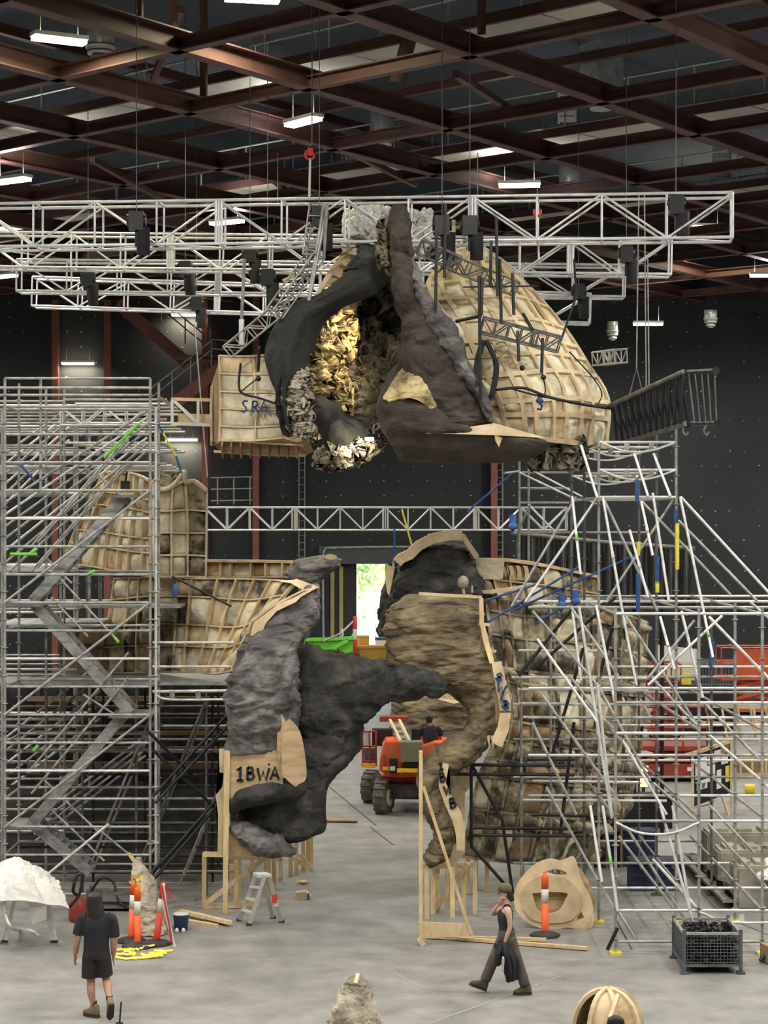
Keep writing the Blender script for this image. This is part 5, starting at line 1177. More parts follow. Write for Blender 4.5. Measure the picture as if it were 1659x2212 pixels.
for a, m, lab in ((G(655,1943),'plyedge','small pale timber block on the floor right of the step ladder'),):
    t = thing('timber_block', lab, 'timber', a); plate('block_face', [a+Vector((-.16,0,0)),a+Vector((.08,0,0)),a+Vector((.14,0,.05)),a+Vector((.05,0,.14)),a+Vector((-.14,0,.12))], .22, m, t); box('strap_band', a+Vector((.1,-.02,.06)), (.03,.05,.1), 'rubber', t)
a = G(655,1909); tag(plate('foam_offcut', [a+Vector((-.12,0,.02)),a+Vector((0,-.1,.02)),a+Vector((.12,0,.02)),a+Vector((0,.1,.02))], .03, 'plyedge', None, Vector((0,0,1))), 'flat pale foam offcut lying on the floor near the left pier', 'offcut')
a = G(745,1778); tag(plate('plywood_offcut', [a+Vector((-.6,.1,.02)),a+Vector((.3,0,.02)),a+Vector((.25,.2,.02)),a+Vector((-.1,.4,.02)),a+Vector((-.6,.9,.02))], .03, 'plydark', None, Vector((0,0,1))), 'brown plywood offcut lying on the floor behind the left pier', 'plywood')
# sheeted trestle
st = thing('sheeted_trestle', 'grey trestle under a white dust sheet at the left edge', 'trestle', G(60,2020))
Ys = 33.6
for a, b_ in (((98,1955),(114,2026)),((108,1955),(120,2004)),((-10,1960),(-20,2020)),((30,1950),(12,1990)),((32,1948),(0,1985))): 
    q = P(*b_,Ys); q.z = .02; bar('trestle_leg', P(*a,Ys), q, .06, .04, 'silver', st)
    box('foot', q+Vector((0,0,.02)), (.08,.06,.04), 'rubber', st)
rock_sheet('dust_sheet', [[(-40,1880,34.3),(-10,1866,34.0),(25,1852,33.9),(60,1862,34.1),(100,1885,34.2),(125,1905,34.3)],[(-40,1910,33.6),(0,1905,33.3),(40,1895,33.1),(80,1910,33.2),(115,1925,33.4),(138,1935,33.6)],[(-40,1940,33.3),(0,1945,32.9),(45,1945,32.8),(85,1950,32.9),(120,1955,33.1),(150,1962,33.3)]], 'sheet', st, .05, .9, 40, 60, .02, 0, 121)
plate('sheet_corner', [(60,1946,33.0),(100,1950,33.0),(100,1985,33.1),(70,1998,33.1),(66,1975,33.1)], .02, 'sheet', st)
curve_tube('tape_tail', [P(10,1945,33),P(12,1975,33),P(25,2005,33),G(45,2008),G(70,2012),G(85,2022)], .03, 'silver', st, 5)
# clutter at the foot of the scaffold
t = thing('red_jerrycan', 'red jerrycan with a hose standing at the foot of the stairs', 'can', G(170,1992)); g = G(168,1990)
lathe('can_body', [(.14,0),(.16,.05),(.16,.32),(.1,.4),(.05,.42),(.05,.47)], 16, 'redmachine', t, g); curve_tube('hose', [g+Vector((0,0,.45)),P(158,1925,35),P(165,1895,35),P(178,1890,35),P(172,1930,35),P(150,1960,35)], .03, 'blackplastic', t)
t = thing('tool_trolley', 'grey floor trolley with cables behind the walking man', 'trolley', G(225,1975)); g = G(230,1972)
for dz in (.08,.32): box('tray', g+Vector((.05,.3,dz)), (.85,.4,.05), 'galvd', t)
for sx in (-.35,.45):
    for sy in (.12,.48): tube('upright', g+Vector((sx,sy,0)), g+Vector((sx,sy,.4)), .02, 'galvd', t)
curve_tube('cable_loop', [g+Vector((-.3,.2,.35)),g+Vector((-.1,.1,.6)),g+Vector((.1,.2,.5)),g+Vector((.2,.1,.2)),g+Vector((.4,.1,.05))], .025, 'blackplastic', t)
a = G(250,1960); tag(bar('timber_batten', a+Vector((-.1,0,.3)), a+Vector((.5,.1,.32)), .08, .09, 'pine'), 'short pale batten resting on the grey floor trolley', 'timber')
p, q = G(258,2212), P(262,2164,G(258,2212).y); t = thing('floor_stake', 'thin black stake standing behind the man\'s lifted boot', 'stake', p)
tube('stake', p, q, .012, 'blackplastic', t); tube('stake_foot', p, p+Vector((0,0,.02)), .05, 'blackplastic', t)
# ================================================================ right foreground
pd = thing('plywood_disc', 'irregular cream plywood and foam shape with oval cutout standing on the floor', 'set piece', G(1200,2008))
Yd = G(1200,2006).y
outer = smoothpts([(1113,1965,0),(1110,1940,0),(1118,1912,0),(1135,1890,0),(1160,1868,0),(1190,1858,0),(1215,1862,0),(1240,1853,0),(1250,1875,0),(1258,1905,0),(1275,1935,0),(1283,1970,0),(1280,2000,0),(1262,2008,0),(1225,2004,0),(1200,2007,0),(1160,2003,0),(1130,1985,0)], 72)
def disc_plate(name, pts, holes, Y0, th, m, parent, lean=.12):
    z0 = 0
    def w_(x, y, dy): 
        p = P(x, y, Yd); return Vector((p.x, Y0+dy+lean*(p.z)*.9, max(p.z, .0)))
    bm = bmesh.new()
    for dy in (0, th):
        loops = []
        for lp in [pts]+holes:
            vs_ = [bm.verts.new(w_(a[0],a[1],dy)) for a in lp]; loops.append(vs_)
            for i in range(len(vs_)): bm.edges.new((vs_[i], vs_[(i+1)%len(vs_)]))
        if dy == 0: L0 = loops
        else: L1 = loops
    es0 = [e for l in L0 for e in [bm.edges.get((l[i],l[(i+1)%len(l)])) for i in range(len(l))]]
    es1 = [e for l in L1 for e in [bm.edges.get((l[i],l[(i+1)%len(l)])) for i in range(len(l))]]
    bmesh.ops.triangle_fill(bm, edges=es0, use_beauty=True); bmesh.ops.triangle_fill(bm, edges=es1, use_beauty=True)
    for l0, l1 in zip(L0, L1):
        for i in range(len(l0)):
            j = (i+1)%len(l0); bm.faces.new((l0[i],l0[j],l1[j],l1[i]))
    bmesh.ops.recalc_face_normals(bm, faces=bm.faces)
    return from_bm(name, bm, m, parent)
oval = smoothpts([(1150,1930,0),(1185,1928,0),(1224,1930,0),(1222,1945,0),(1208,1968,0),(1180,1974,0),(1160,1962,0)], 30)
slit = smoothpts([(1178,1886,0),(1195,1880,0),(1215,1882,0),(1226,1890,0),(1205,1892,0)], 16)
tri = [(1241,1992,0),(1256,1969,0),(1262,1983,0)]
disc_plate('plywood_face', outer, [oval, slit, tri], Yd, .05, 'plyedge', pd)
disc_plate('raised_layer', smoothpts([(1128,1962,0),(1126,1935,0),(1142,1908,0),(1172,1894,0),(1212,1896,0),(1240,1912,0),(1256,1940,0),(1252,1966,0),(1232,1988,0),(1190,1994,0),(1150,1986,0)], 48), [oval], Yd-.035, .03, 'plyedge', pd)
disc_plate('oval_back', smoothpts([(1140,1925,0),(1186,1920,0),(1232,1925,0),(1228,1955,0),(1205,1980,0),(1175,1984,0),(1150,1968,0)], 30), [], Yd+.16, .03, 'plywood', pd)
disc_plate('rear_layer', smoothpts([(1235,1870,0),(1262,1890,0),(1280,1920,0),(1290,1950,0),(1286,1985,0),(1250,1990,0),(1230,1930,0)], 30), [], Yd+.3, .03, 'plywood', pd)
for k in range(10):
    a = k*.63; bar('spacer_block', (P(1195+60*math.cos(a),1935+48*math.sin(a),Yd)+Vector((0,.1,0))), (P(1195+60*math.cos(a),1935+48*math.sin(a),Yd)+Vector((0,.3,0))), .05, .05, 'plydark', pd)
# wire crate
wc = thing('wire_crate', 'grey wire mesh crate full of scaffold fittings at lower right', 'crate', G(1530,2100))
yf = G(1540,2104).y; x0, x1 = P(1478,0,yf).x, P(1600,0,yf).x; yb = yf+1.15; zb, zt = .13, .62
for x in (x0,x1):
    for y in (yf,yb): bar('corner_post', (x,y,0), (x,y,zt+.06), .05, .05, 'mesh_steel', wc); box('foot', (x,y,.02), (.12,.12,.04), 'mesh_steel', wc)
for z in (zb,zt):
    for y in (yf,yb): bar('rail', (x0,y,z), (x1,y,z), .04, .04, 'galvd' if z == zb else 'galv', wc)
    for x in (x0,x1): bar('rail', (x,yf,z), (x,yb,z), .04, .04, 'galvd' if z == zb else 'galv', wc)
n = 17
for k in range(1,n):
    x = x0+(x1-x0)*k/n
    for y in (yf,yb): tube('mesh_wire', (x,y,zb), (x,y,zt), .005, 'mesh_steel', wc, 'cyl6')
    y = yf+(yb-yf)*k/n
    for xx in (x0,x1): tube('mesh_wire', (xx,y,zb), (xx,y,zt), .005, 'mesh_steel', wc, 'cyl6')
for k in range(1,10):
    z = zb+(zt-zb)*k/10
    for y in (yf,yb): tube('mesh_wire', (x0,y,z), (x1,y,z), .005, 'mesh_steel', wc, 'cyl6')
    for xx in (x0,x1): tube('mesh_wire', (xx,yf,z), (xx,yb,z), .005, 'mesh_steel', wc, 'cyl6')
box('crate_floor', ((x0+x1)/2,(yf+yb)/2,zb), (x1-x0,yb-yf,.02), 'mesh_steel', wc)
bm = bmesh.new()
for k in range(620):
    c = Vector((random.uniform(x0+.05,x1-.05), random.uniform(yf+.05,yb-.05), random.uniform(zb+.03,zt-.06+.05*random.random())))
    bmesh.ops.create_cube(bm, size=1, matrix=Matrix.Translation(c) @ Euler((random.random()*3,random.random()*3,random.random()*3)).to_matrix().to_4x4() @ Matrix.Diagonal((random.uniform(.05,.11),.035,.045,1)))
for f in bm.faces: f.material_index = 0
o = from_bm('scaffold_fittings', bm, 'blacktube'); tag(o, 'dark heap of steel scaffold fittings inside the wire crate', 'fittings', None, 'stuff')
# foreground rock tip and plywood dome
t = thing('rock_tip', 'pale grey rock tip rising at the bottom edge of the picture', 'rock', (P(760,2212,27).x,27,0))
rock_body('rock', [(2104,768,778,27,.04),(2120,748,790,27,.15),(2150,728,802,27,.3),(2190,714,816,27,.45),(2230,702,828,27,.55),(2262,695,836,27,.6)], 'rockpale', t, .05, 2.2, 60, 56, .3, 131)
bar('timber_tip', P(768,2125,26.8), P(774,2104,26.9), .05, .04, 'plyedge', t)
dm = thing('plywood_dome', 'pale plywood dome of curved ribs at the bottom right edge', 'set piece', (P(1318,2212,26.6).x,26.6,0))
cx_, cy_, rr = P(1318,0,26.6).x, 26.9, 78*26.6/F; zt = P(0,2150,26.6).z
for k in range(8):
    a0, a1 = k*math.pi/4+.15, (k+1)*math.pi/4+.15; g = []
    for i in range(9):
        e = i/8*math.pi/2; row = []
        for j in range(5):
            a = a0+(a1-a0)*j/4; s = 1-.05*math.sin(math.pi*j/4)*math.cos(e*.5)
            row.append(Vector((cx_+rr*math.sin(e)**.8*math.cos(a)*s, cy_+rr*.9*math.sin(e)**.8*math.sin(a)*s, zt-(zt-.0)*(1-math.cos(e)**.75) if i < 8 else 0)))
        g.append(row)
    if k in (4,): continue
    solid_from_grid('curved_panel', g, 8, 4, .03, 'plyedge' if k%2 else 'plywood', dm)
for k in range(8):
    a = k*math.pi/4+.15
    strip('rib', [Vector((cx_+rr*1.03*math.sin(e)**.8*math.cos(a), cy_+rr*.93*math.sin(e)**.8*math.sin(a), .01+zt-(zt-.0)*(1-math.cos(e)**.75) if e < 1.55 else .0)) for e in [i/8*math.pi/2 for i in range(9)]], .06, .05, 'plyedge', dm, Vector((-math.sin(a),math.cos(a),0)))
bar('prop_batten', P(1318,2200,26.2), P(1335,2150,26.6), .05, .05, 'pine', dm)
ball('black_vent', P(1330,2212,26.1), (.12,.06,.12), 'blackplastic', dm)
# concrete blocks with a cloth
for px0, pyt, pyb, w_, lab in ((1592,1872,1966,.9,'nearest worn concrete block with a cream cloth on top'),(1552,1838,1925,1.3,'stained middle concrete block behind the cloth one'),(1528,1800,1900,1.5,'rearmost pale concrete block of the row at right')):
    g = G(px0,pyb); h = P(px0,pyt,g.y).z
    bm = bmesh.new(); bmesh.ops.create_cube(bm, size=1, matrix=Matrix.Translation((g.x+w_/2,g.y+.4,h/2)) @ Matrix.Diagonal((w_,.8,h,1)))
    bmesh.ops.bevel(bm, geom=bm.edges[:], offset=.04, segments=2, affect='EDGES')
    t = thing('concrete_block', lab, 'concrete block', (g.x+w_/2,g.y,0), 'concrete ballast blocks'); from_bm('block', bm, 'cblock', t)
    for k in range(3): box('lug', (g.x+w_*(.2+.3*k),g.y+.4,h+.03), (w_*.18,.5,.06), 'cblock', t)
o = rock_sheet('cream_cloth', [[(1634,1868,36.9),(1659,1850,36.9),(1700,1850,37)],[(1634,1890,36.4),(1665,1888,36.3),(1700,1885,36.4)],[(1636,1896,36.2),(1665,1902,36.2),(1700,1900,36.2)]], 'sheet', None, .04, 3, 20, 24, .02, 0, 141); tag(o, 'cream cloth draped over the nearest concrete block', 'cloth')
t = thing('floor_deck', 'low grey deck on the floor beside the concrete blocks', 'platform', G(1500,1900))
a = [G(1400,1858),G(1480,1855),G(1600,1965),G(1590,1972),G(1480,1900)]
for k in range(5):
    p, q = G(1475+6*k,1858+2*k), G(1580+6*k,1966); p.z = q.z = .16; bar('deck_plank', p, q, .3, .06, 'steelplate', t)
for k in range(3): p = G(1495+35*k,1880+34*k); box('deck_leg', p+Vector((0,0,.07)), (.08,.08,.13), 'galvd', t)
# navy crates and dark clutter
for px, py, w_, h, lab, m in ((1265,1868,.9,.55,'navy plastic crate under the right rock wall at left','navy'),(1345,1872,1.3,.75,'large navy case under the raking scaffold','navy'),(1420,1925,1.0,.6,'navy toolbox on the floor behind the raking scaffold','navy'),(1395,1790,1.2,.8,'black road case behind the raking scaffold','boardblack')):
    g = G(px,py); t = thing('storage_crate', lab, 'crate', g, 'dark storage crates')
    box('crate_body', g+Vector((0,.3,h*.4)), (w_,.6,h*.8), m, t); box('lid', g+Vector((0,.3,h*.88)), (w_*1.04,.64,h*.12), m, t)
    for s in (-1,1): box('latch', g+Vector((s*w_*.3,-.02,h*.78)), (.07,.04,.1), 'galvd', t)
t = thing('cable_drum', 'pale round cable drum standing behind the raking scaffold', 'cable drum', G(1442,1775)); c = G(1442,1775)+Vector((0,0,.24))
tube('drum_side', c+Vector((0,-.12,0)), c+Vector((0,-.09,0)), .24, 'silver', t, 'cyl24'); tube('drum_side', c+Vector((0,.09,0)), c+Vector((0,.12,0)), .24, 'silver', t, 'cyl24'); tube('drum_core', c+Vector((0,-.1,0)), c+Vector((0,.1,0)), .12, 'rubber', t, 'cyl24'); tube('hub', c+Vector((0,-.14,0)), c+Vector((0,-.1,0)), .04, 'rubber', t)
t = thing('brown_tool_case', 'brown object on the floor at the right edge behind the wire crate', 'case', G(1655,2082)); g = G(1662,2082)
box('case_body', g+Vector((.1,.1,.15)), (.35,.3,.28), 'plydark', t, .3); tube('handle', g+Vector((-.15,0,.05)), g+Vector((.05,.1,.2)), .03, 'blackplastic', t)
# yellow base plates handled by the scaffold; notice board
nb = thing('notice_board', 'timber framed black notice board with white papers on legs', 'notice board', G(1535,1765))
Yn = G(1535,1765).y; br, bl = (1578,1600,Yn+.8), (1497,1626,Yn)
plate('board', [(1500,1632,Yn),(1578,1606,Yn+.8),(1578,1712,Yn+.8),(1500,1742,Yn)], .03, 'boardblack', nb)
for a, b_ in (((1496,1628,Yn-.05),(1580,1600,Yn+.75)),((1496,1628,Yn-.05),(1496,1760,Yn-.05)),((1579,1602,Yn+.75),(1579,1745,Yn+.75))): bar('frame_timber', P(*a), P(*b_), .05, .08, 'pine', nb)
bar('leg', P(1560,1720,Yn+.6), P(1575,1765,Yn+.3), .05, .06, 'pine', nb); bar('leg', P(1579,1720,Yn+.75), P(1630,1745,Yn+1), .05, .05, 'pine', nb); bar('leg', P(1498,1745,Yn), P(1540,1735,Yn+1), .05, .05, 'pine', nb)
def onb(x, y): return P(x, y, Yn-.03+.8*(x-1500)/78)
for x0_, y0_, x1_, y1_, m in ((1502,1640,1528,1685,'paper'),(1530,1630,1542,1652,'paper'),(1543,1622,1557,1648,'silver'),(1558,1632,1573,1652,'paper'),(1528,1655,1545,1690,'paper'),(1548,1664,1558,1705,'paper'),(1505,1688,1528,1708,'paper'),(1567,1655,1577,1690,'tape_yellow'),(1557,1612,1576,1630,'plydark')):
    s = -.34*(x1_-x0_)*.9
    plate('pinned_paper', [onb(x0_,y0_),onb(x1_,y0_+s*.9),onb(x1_,y1_+s*.9),onb(x0_,y1_)], .004, m, nb)
for a in ((1509,1655),(1536,1640),(1510,1690),(1520,1697)): plate('printed_picture', [onb(a[0]-3,a[1]-5)-Vector((0,.02,0)),onb(a[0]+4,a[1]-7)-Vector((0,.02,0)),onb(a[0]+2,a[1]+4)-Vector((0,.02,0)),onb(a[0]-3,a[1]+6)-Vector((0,.02,0))], .003, 'rockgrey', nb)
# timber trestle bench behind
t = thing('timber_trestle', 'long open timber trestle frame behind the notice board', 'timber frame', G(1590,1600)); Yt = G(1590,1605).y
for dy in (0,1.2):
    bar('top_rail', P(1490,1524,Yt)+Vector((0,dy,0)), P(1700,1530,Yt)+Vector((0,dy,0)), .06, .1, 'pine', t); bar('low_rail', P(1490,1560,Yt)+Vector((0,dy,0)), P(1700,1568,Yt)+Vector((0,dy,0)), .06, .1, 'pine', t)
for k in range(5): a = P(1525+34*k,1528,Yt); bar('leg', a, Vector((a.x+.2,Yt,0)), .06, .12, 'pine', t); bar('leg', a+Vector((.1,1.2,0)), Vector((a.x+.3,Yt+1.2,0)), .06, .12, 'pine', t)
t = thing('timber_crate', 'low timber bench with brown sides at the right edge', 'bench', G(1630,1680)); Yc = G(1630,1680).y
box('side_panel', (P(1630,1650,Yc).x,Yc+.3,.28), (1.6,.04,.5), 'plydark', t)
for dz in (.1,.55): bar('rail', P(1580,0,Yc)*1+Vector((0,0,dz-P(1580,0,Yc).z)), P(1700,0,Yc)*1+Vector((0,0,dz-P(1700,0,Yc).z)), .05, .06, 'pine', t)
for px in (1582,1600,1625,1655): x = P(px,0,Yc).x; bar('post', (x,Yc,0), (x,Yc,.6), .05, .05, 'pine', t)
a = G(1620,1715); t = thing('yellow_tub', 'small yellow tub on the floor at the right', 'tub', a); lathe('tub_body', [(.09,0),(.13,.05),(.14,.2),(.12,.22)], 16, 'yellow', t, a); tube('lid', a+Vector((0,0,.2)), a+Vector((0,0,.23)), .13, 'tape_yellow', t, 'cyl24')
# ================================================================ machines
# boom lift
bl_ = thing('boom_lift', 'orange and cream boom lift parked behind the arch', 'boom lift', G(870,1750))
Yw = G(828,1757).y; s_ = F/Yw
def wheel(px, py, Y, r=.39, w_=.28, ang=.35):
    c = P(px, py, Y); c.z = r; t = part('wheel', bl_, c); ax = Vector((math.cos(ang), -math.sin(ang)*1.0, 0))
    tube('tyre', c-ax*w_/2, c+ax*w_/2, r, 'tyre', t, 'cyl24'); tube('rim', c-ax*(w_/2+.02), c+ax*(w_/2+.02), r*.5, 'cream', t, 'cyl24')
    for k in range(14):
        a = k*2*math.pi/14; u = Vector((0,0,1))*math.cos(a)+ax.cross(Vector((0,0,1))).normalized()*math.sin(a)
        bar('tread_lug', c+u*(r+.01)-ax*w_/2, c+u*(r+.01)+ax*w_/2, .07, .04, 'tyre', t, u)
wheel(829,1720,Yw); wheel(802,1698,G(802,1733).y); wheel(930,1720,Yw+.2); wheel(950,1700,G(802,1733).y+.6)
c = P(880,1690,Yw+.9)
box('chassis', (c.x+.1,c.y,.55), (1.0,2.1,.3), 'rubber', bl_, -.2); box('chassis_top', (c.x+.1,c.y+.1,.78), (1.15,1.9,.16), 'redmachine', bl_, -.2); box('axle', (c.x,c.y-.9,.45), (1.6,.25,.2), 'rubber', bl_, -.1); box('axle', (c.x-.1,c.y+.9,.45), (1.6,.25,.2), 'rubber', bl_, -.1)
plate('turntable_cowl', [(820,1652,Yw-.4),(832,1604,Yw-.2),(868,1602,Yw-.2),(868,1680,Yw-.4),(838,1678,Yw-.4),(820,1664,Yw-.4)], 1.3, 'orangered', bl_); plate('turntable_cowl', [(900,1620,Yw-.4),(935,1606,Yw-.3),(968,1606,Yw-.3),(966,1672,Yw-.4),(868,1680,Yw-.4),(868,1650,Yw-.4)], 1.3, 'orangered', bl_)
plate('cowl_lid', [(826,1612,Yw+.05),(836,1600,Yw+.1),(858,1600,Yw+.1),(866,1614,Yw+.05)], 1.2, 'orange', bl_); plate('hood', [(926,1612,Yw-.15),(938,1601,Yw),(966,1601,Yw),(964,1610,Yw-.15)], .9, 'orange', bl_)
box('boom_column', P(888,1622,Yw-.55), (.5,.5,.46), 'olivepaint', bl_); box('boom_column', P(888,1652,Yw-.55), (.34,.3,.2), 'blackplastic', bl_)
box('control_box', P(850,1654,Yw-.5), (.2,.2,.34), 'blackplastic', bl_); box('data_plate', P(848,1660,Yw-.62), (.12,.02,.1), 'silver', bl_)
box('reflector_strip', P(882,1664,Yw-.75), (.52,.04,.09), 'yellowlit', bl_); box('reflector_strip', P(834,1660,Yw-.5), (.16,.04,.08), 'yellowlit', bl_)
for dx in (0,20):
    bar('boom_rail', P(866+dx,1604,Yw-.2), P(842+dx,1556,Yw+2.5), .06, .09, 'cream', bl_)
for k in range(5): f = k/4; bar('boom_rung', P(866-24*f,1604-48*f,Yw-.2+2.7*f), P(886-24*f,1604-48*f,Yw-.2+2.7*f), .05, .06, 'cream', bl_)
box('boom_top', P(850,1552,Yw+2.7), (.7,.5,.12), 'redmachine', bl_); box('mirror_box', P(898,1587,Yw), (.2,.12,.26), 'boardblack', bl_); box('cab_dark', P(826,1592,Yw+1.2), (.5,.3,.4), 'boardblack', bl_)
bk2 = part('basket', bl_, P(797,1650,Yw+.9))
for a, b_ in (((782,1580),(812,1580)),((782,1612),(812,1612)),((784,1645),(812,1645)),((782,1580),(784,1648)),((812,1578),(812,1648)),((798,1580),(799,1648))): tube('basket_rail', P(*a,Yw+.9), P(*b_,Yw+.9), .025, 'redmachine', bk2)
plate('basket_panel', [(785,1582,Yw+1.0),(800,1582,Yw+1.0),(800,1612,Yw+1.0),(787,1612,Yw+1.0)], .02, 'silver', bk2); plate('basket_panel', [(785,1616,Yw+1.0),(810,1616,Yw+1.0),(810,1645,Yw+1.0),(787,1645,Yw+1.0)], .02, 'galvd', bk2)
box('reflector_strip', P(797,1654,Yw+.8), (.32,.04,.1), 'yellowlit', bk2); box('basket_floor', P(798,1649,Yw+1.2), (.38,.7,.05), 'redmachine', bk2)
# scissor lifts
def scissor(px, pyb, w_, h, lab, m, arms=4):
    g = G(px,pyb); t = thing('scissor_lift', lab, 'scissor lift', g, 'scissor lifts')
    box('base', g+Vector((0,.6,.3)), (w_,1.2,.35), m, t)
    for sx in (-1,1):
        for sy in (.1,1.1):
            tube('wheel', g+Vector((sx*w_*.38-.06,sy,.16)), g+Vector((sx*w_*.38+.06,sy,.16)), .16, 'rubber', t, 'cyl24')
    hz = (h-1.6)/arms
    for k in range(arms):
        for sy in (.2,1.0):
            z = .5+k*hz
            bar('scissor_arm', g+Vector((-w_*.4,sy,z)), g+Vector((w_*.4,sy,z+hz)), .05, .1, m, t); bar('scissor_arm', g+Vector((w_*.4,sy+.05,z)), g+Vector((-w_*.4,sy+.05,z+hz)), .05, .1, m, t)
    zp = h-1.1; box('platform', g+Vector((0,.6,zp)), (w_*1.02,1.2,.12), m, t)
    for z in (zp+.55,zp+1.1):
        for sy in (0,1.2): tube('guard_rail', g+Vector((-w_/2,sy,z)), g+Vector((w_/2,sy,z)), .025, m, t)
        for sx in (-1,1): tube('guard_rail', g+Vector((sx*w_/2,0,z)), g+Vector((sx*w_/2,1.2,z)), .025, m, t)
    for sx in (-1,-.33,.33,1):
        for sy in (0,1.2): tube('rail_post', g+Vector((sx*w_/2,sy,zp)), g+Vector((sx*w_/2,sy,zp+1.1)), .025, m, t)
    return t, g, zp
t, g, zp = scissor(1450,1690,1.9,2.0,'dark red scissor lift behind the raking scaffold, left of the notice board','redmachine',1)
for k in range(2): box('decal', g+Vector((-.3+.8*k,-.02,.35)), (.16,.03,.1), 'paper', t)
t, g, zp = scissor(1625,1545,2.2,2.4,'bright orange scissor lift at the right edge','orangered',2)
box('side_board', g+Vector((.2,0,zp+.5)), (1.7,.04,1.1), 'orangered', t)
t, g, zp = scissor(1440,1600,.9,2.4,'narrow red scissor lift standing far behind the raking scaffold','redmachine',3)
# far right: container, tables, light sheet
t = thing('shipping_container', 'dark grey corrugated container by the rear wall at right', 'container', (P(1580,1480,78).x,78,0))
xa, xb = P(1490,0,78).x, P(1740,0,78).x; zc = P(0,1432,78).z
box('container_body', ((xa+xb)/2,79.2,zc/2), (xb-xa,2.3,zc), 'container', t)
for k in range(40): box('corrugation', (xa+(xb-xa)*(k+.5)/40,78.02,zc/2), (.07,.06,zc*.9), 'container', t)
bar('top_rail', (xa,78,zc), (xb,78,zc), .12, .14, 'galvd', t)
t = thing('white_board', 'bright white reflective sheet standing far behind the raking scaffold', 'board', (P(1460,1450,70).x,70,0))
plate('sheet', [(1418,1393,70),(1505,1402,70),(1505,1432,70),(1418,1424,70)], .05, 'white', t)
plate('lower_panel', [(1418,1424,70),(1505,1432,70),(1505,1470,70),(1418,1465,70)], .05, 'cream', t)
for px in (1420,1503): tube('leg', P(px,1460,70), Vector((P(px,1460,70).x,70,0)), .03, 'galvd', t)
t = thing('folding_table', 'black draped folding table far right with small items', 'table', (P(1520,1520,64).x,64,0)); xt = P(1520,0,64).x; zz = P(0,1482,64).z
box('table_top', (xt,64.3,zz), (1.9,.7,.05), 'boardblack', t); box('table_skirt', (xt,64,zz/2+.1), (1.85,.04,zz-.2), 'black', t)
for s in (-1,1): tube('leg', (xt+s*.8,64.4,0), (xt+s*.8,64.4,zz), .03, 'galvd', t)
a = (P(1495,1465,63).x,64.2,zz+.03); t = thing('yellow_pack', 'yellow packet standing on the black draped table', 'packet', a); box('packet_body', Vector(a)+Vector((0,0,.15)), (.3,.12,.3), 'yellow', t); box('packet_top', Vector(a)+Vector((0,0,.32)), (.2,.1,.05), 'tape_yellow', t)
t = thing('work_lantern', 'small amber work lantern glowing low behind the raking scaffold', 'lamp', G(1390,1745)); g = G(1390,1745)
tube('stand', g, g+Vector((0,0,.5)), .04, 'blackplastic', t); box('lantern_glass', g+Vector((0,0,.62)), (.18,.12,.2), 'lamp_amber', t); box('lantern_glass', g+Vector((.02,0,.95)), (.18,.12,.12), 'lamp_amber', t); box('lantern_cap', g+Vector((0,0,.75)), (.2,.14,.05), 'blackplastic', t)
# things seen beyond the ledge: green skip, post with chain, ochre boxes
gs = thing('green_skip', 'bright green tipping skip seen above the dark ledge', 'skip', (P(712,1480,62).x,62,0)); Yg = 62
plate('skip_side', [(662,1382,Yg),(762,1378,Yg),(757,1420,Yg),(700,1470,Yg),(672,1440,Yg)], .06, 'green', gs); plate('skip_side', [(670,1380,Yg+1.6),(762,1376,Yg+1.6),(757,1420,Yg+1.6),(700,1470,Yg+1.6)], .06, 'green', gs)
bar('skip_rim', P(660,1382,Yg-.05), P(764,1378,Yg-.05), .14, .1, 'green', gs); bar('skip_rim', P(764,1378,Yg), P(764,1378,Yg)+Vector((0,1.6,0)), .14, .1, 'green', gs); bar('skip_gusset', P(700,1410,Yg-.06), P(752,1382,Yg-.06), .12, .12, 'green', gs)
plate('skip_end', [P(757,1420,Yg),P(762,1378,Yg),P(762,1376,Yg+1.6),P(757,1420,Yg+1.6)], .06, 'green', gs, Vector((1,0,0)))
for px in (690,745):
    for dy in (0,1.6): a = P(px,1450,Yg)+Vector((0,dy,0)); bar('skip_leg', a, Vector((a.x,a.y,0)), .12, .12, 'green', gs)
c = P(767,1424,37.15); t = thing('barrier_post', 'red and white barrier post standing on the dark rock ledge', 'post', c)
for a, b_, m in ((0,.36,'redworn'),(.36,.55,'silver'),(.55,.78,'redworn')): tube('post_section', c+Vector((0,0,a)), c+Vector((0,0,b_)), .042, m, t)
box('post_foot', c+Vector((0,0,-.02)), (.22,.22,.05), 'rubber', t)
curve_tube('chain', [c+Vector((0,0,.72)), P(750,1355,37.2), P(735,1368,37.2), P(715,1378,37.3), P(698,1386,37.4)], .018, 'silver', t); curve_tube('chain_tail', [P(738,1358,37.2),P(740,1372,37.2),P(736,1380,37.2)], .02, 'silver', t)
c = P(802,1430,37.5); t = thing('ochre_case', 'ochre hard case sitting on the dark rock ledge', 'case', c); box('case_body', c+Vector((0,0,.13)), (.52,.34,.26), 'ochre', t, .15); box('case_lid', c+Vector((0,0,.28)), (.54,.36,.05), 'ochre', t, .15)
c = P(782,1398,37.7); t = thing('ochre_case', 'smaller ochre case stacked on the hard case at its left', 'case', c); box('case_body', c+Vector((0,0,.08)), (.26,.3,.2), 'ochre', t); box('case_lid', c+Vector((0,0,.2)), (.27,.31,.03), 'ochre', t)
c = P(822,1398,37.7); t = thing('white_cooler', 'white and pale blue box on the right end of the hard case', 'cooler', c); box('cooler_body', c+Vector((0,0,.07)), (.2,.24,.16), 'white', t); box('cooler_lid', c+Vector((0,0,.16)), (.21,.25,.04), 'blue', t)
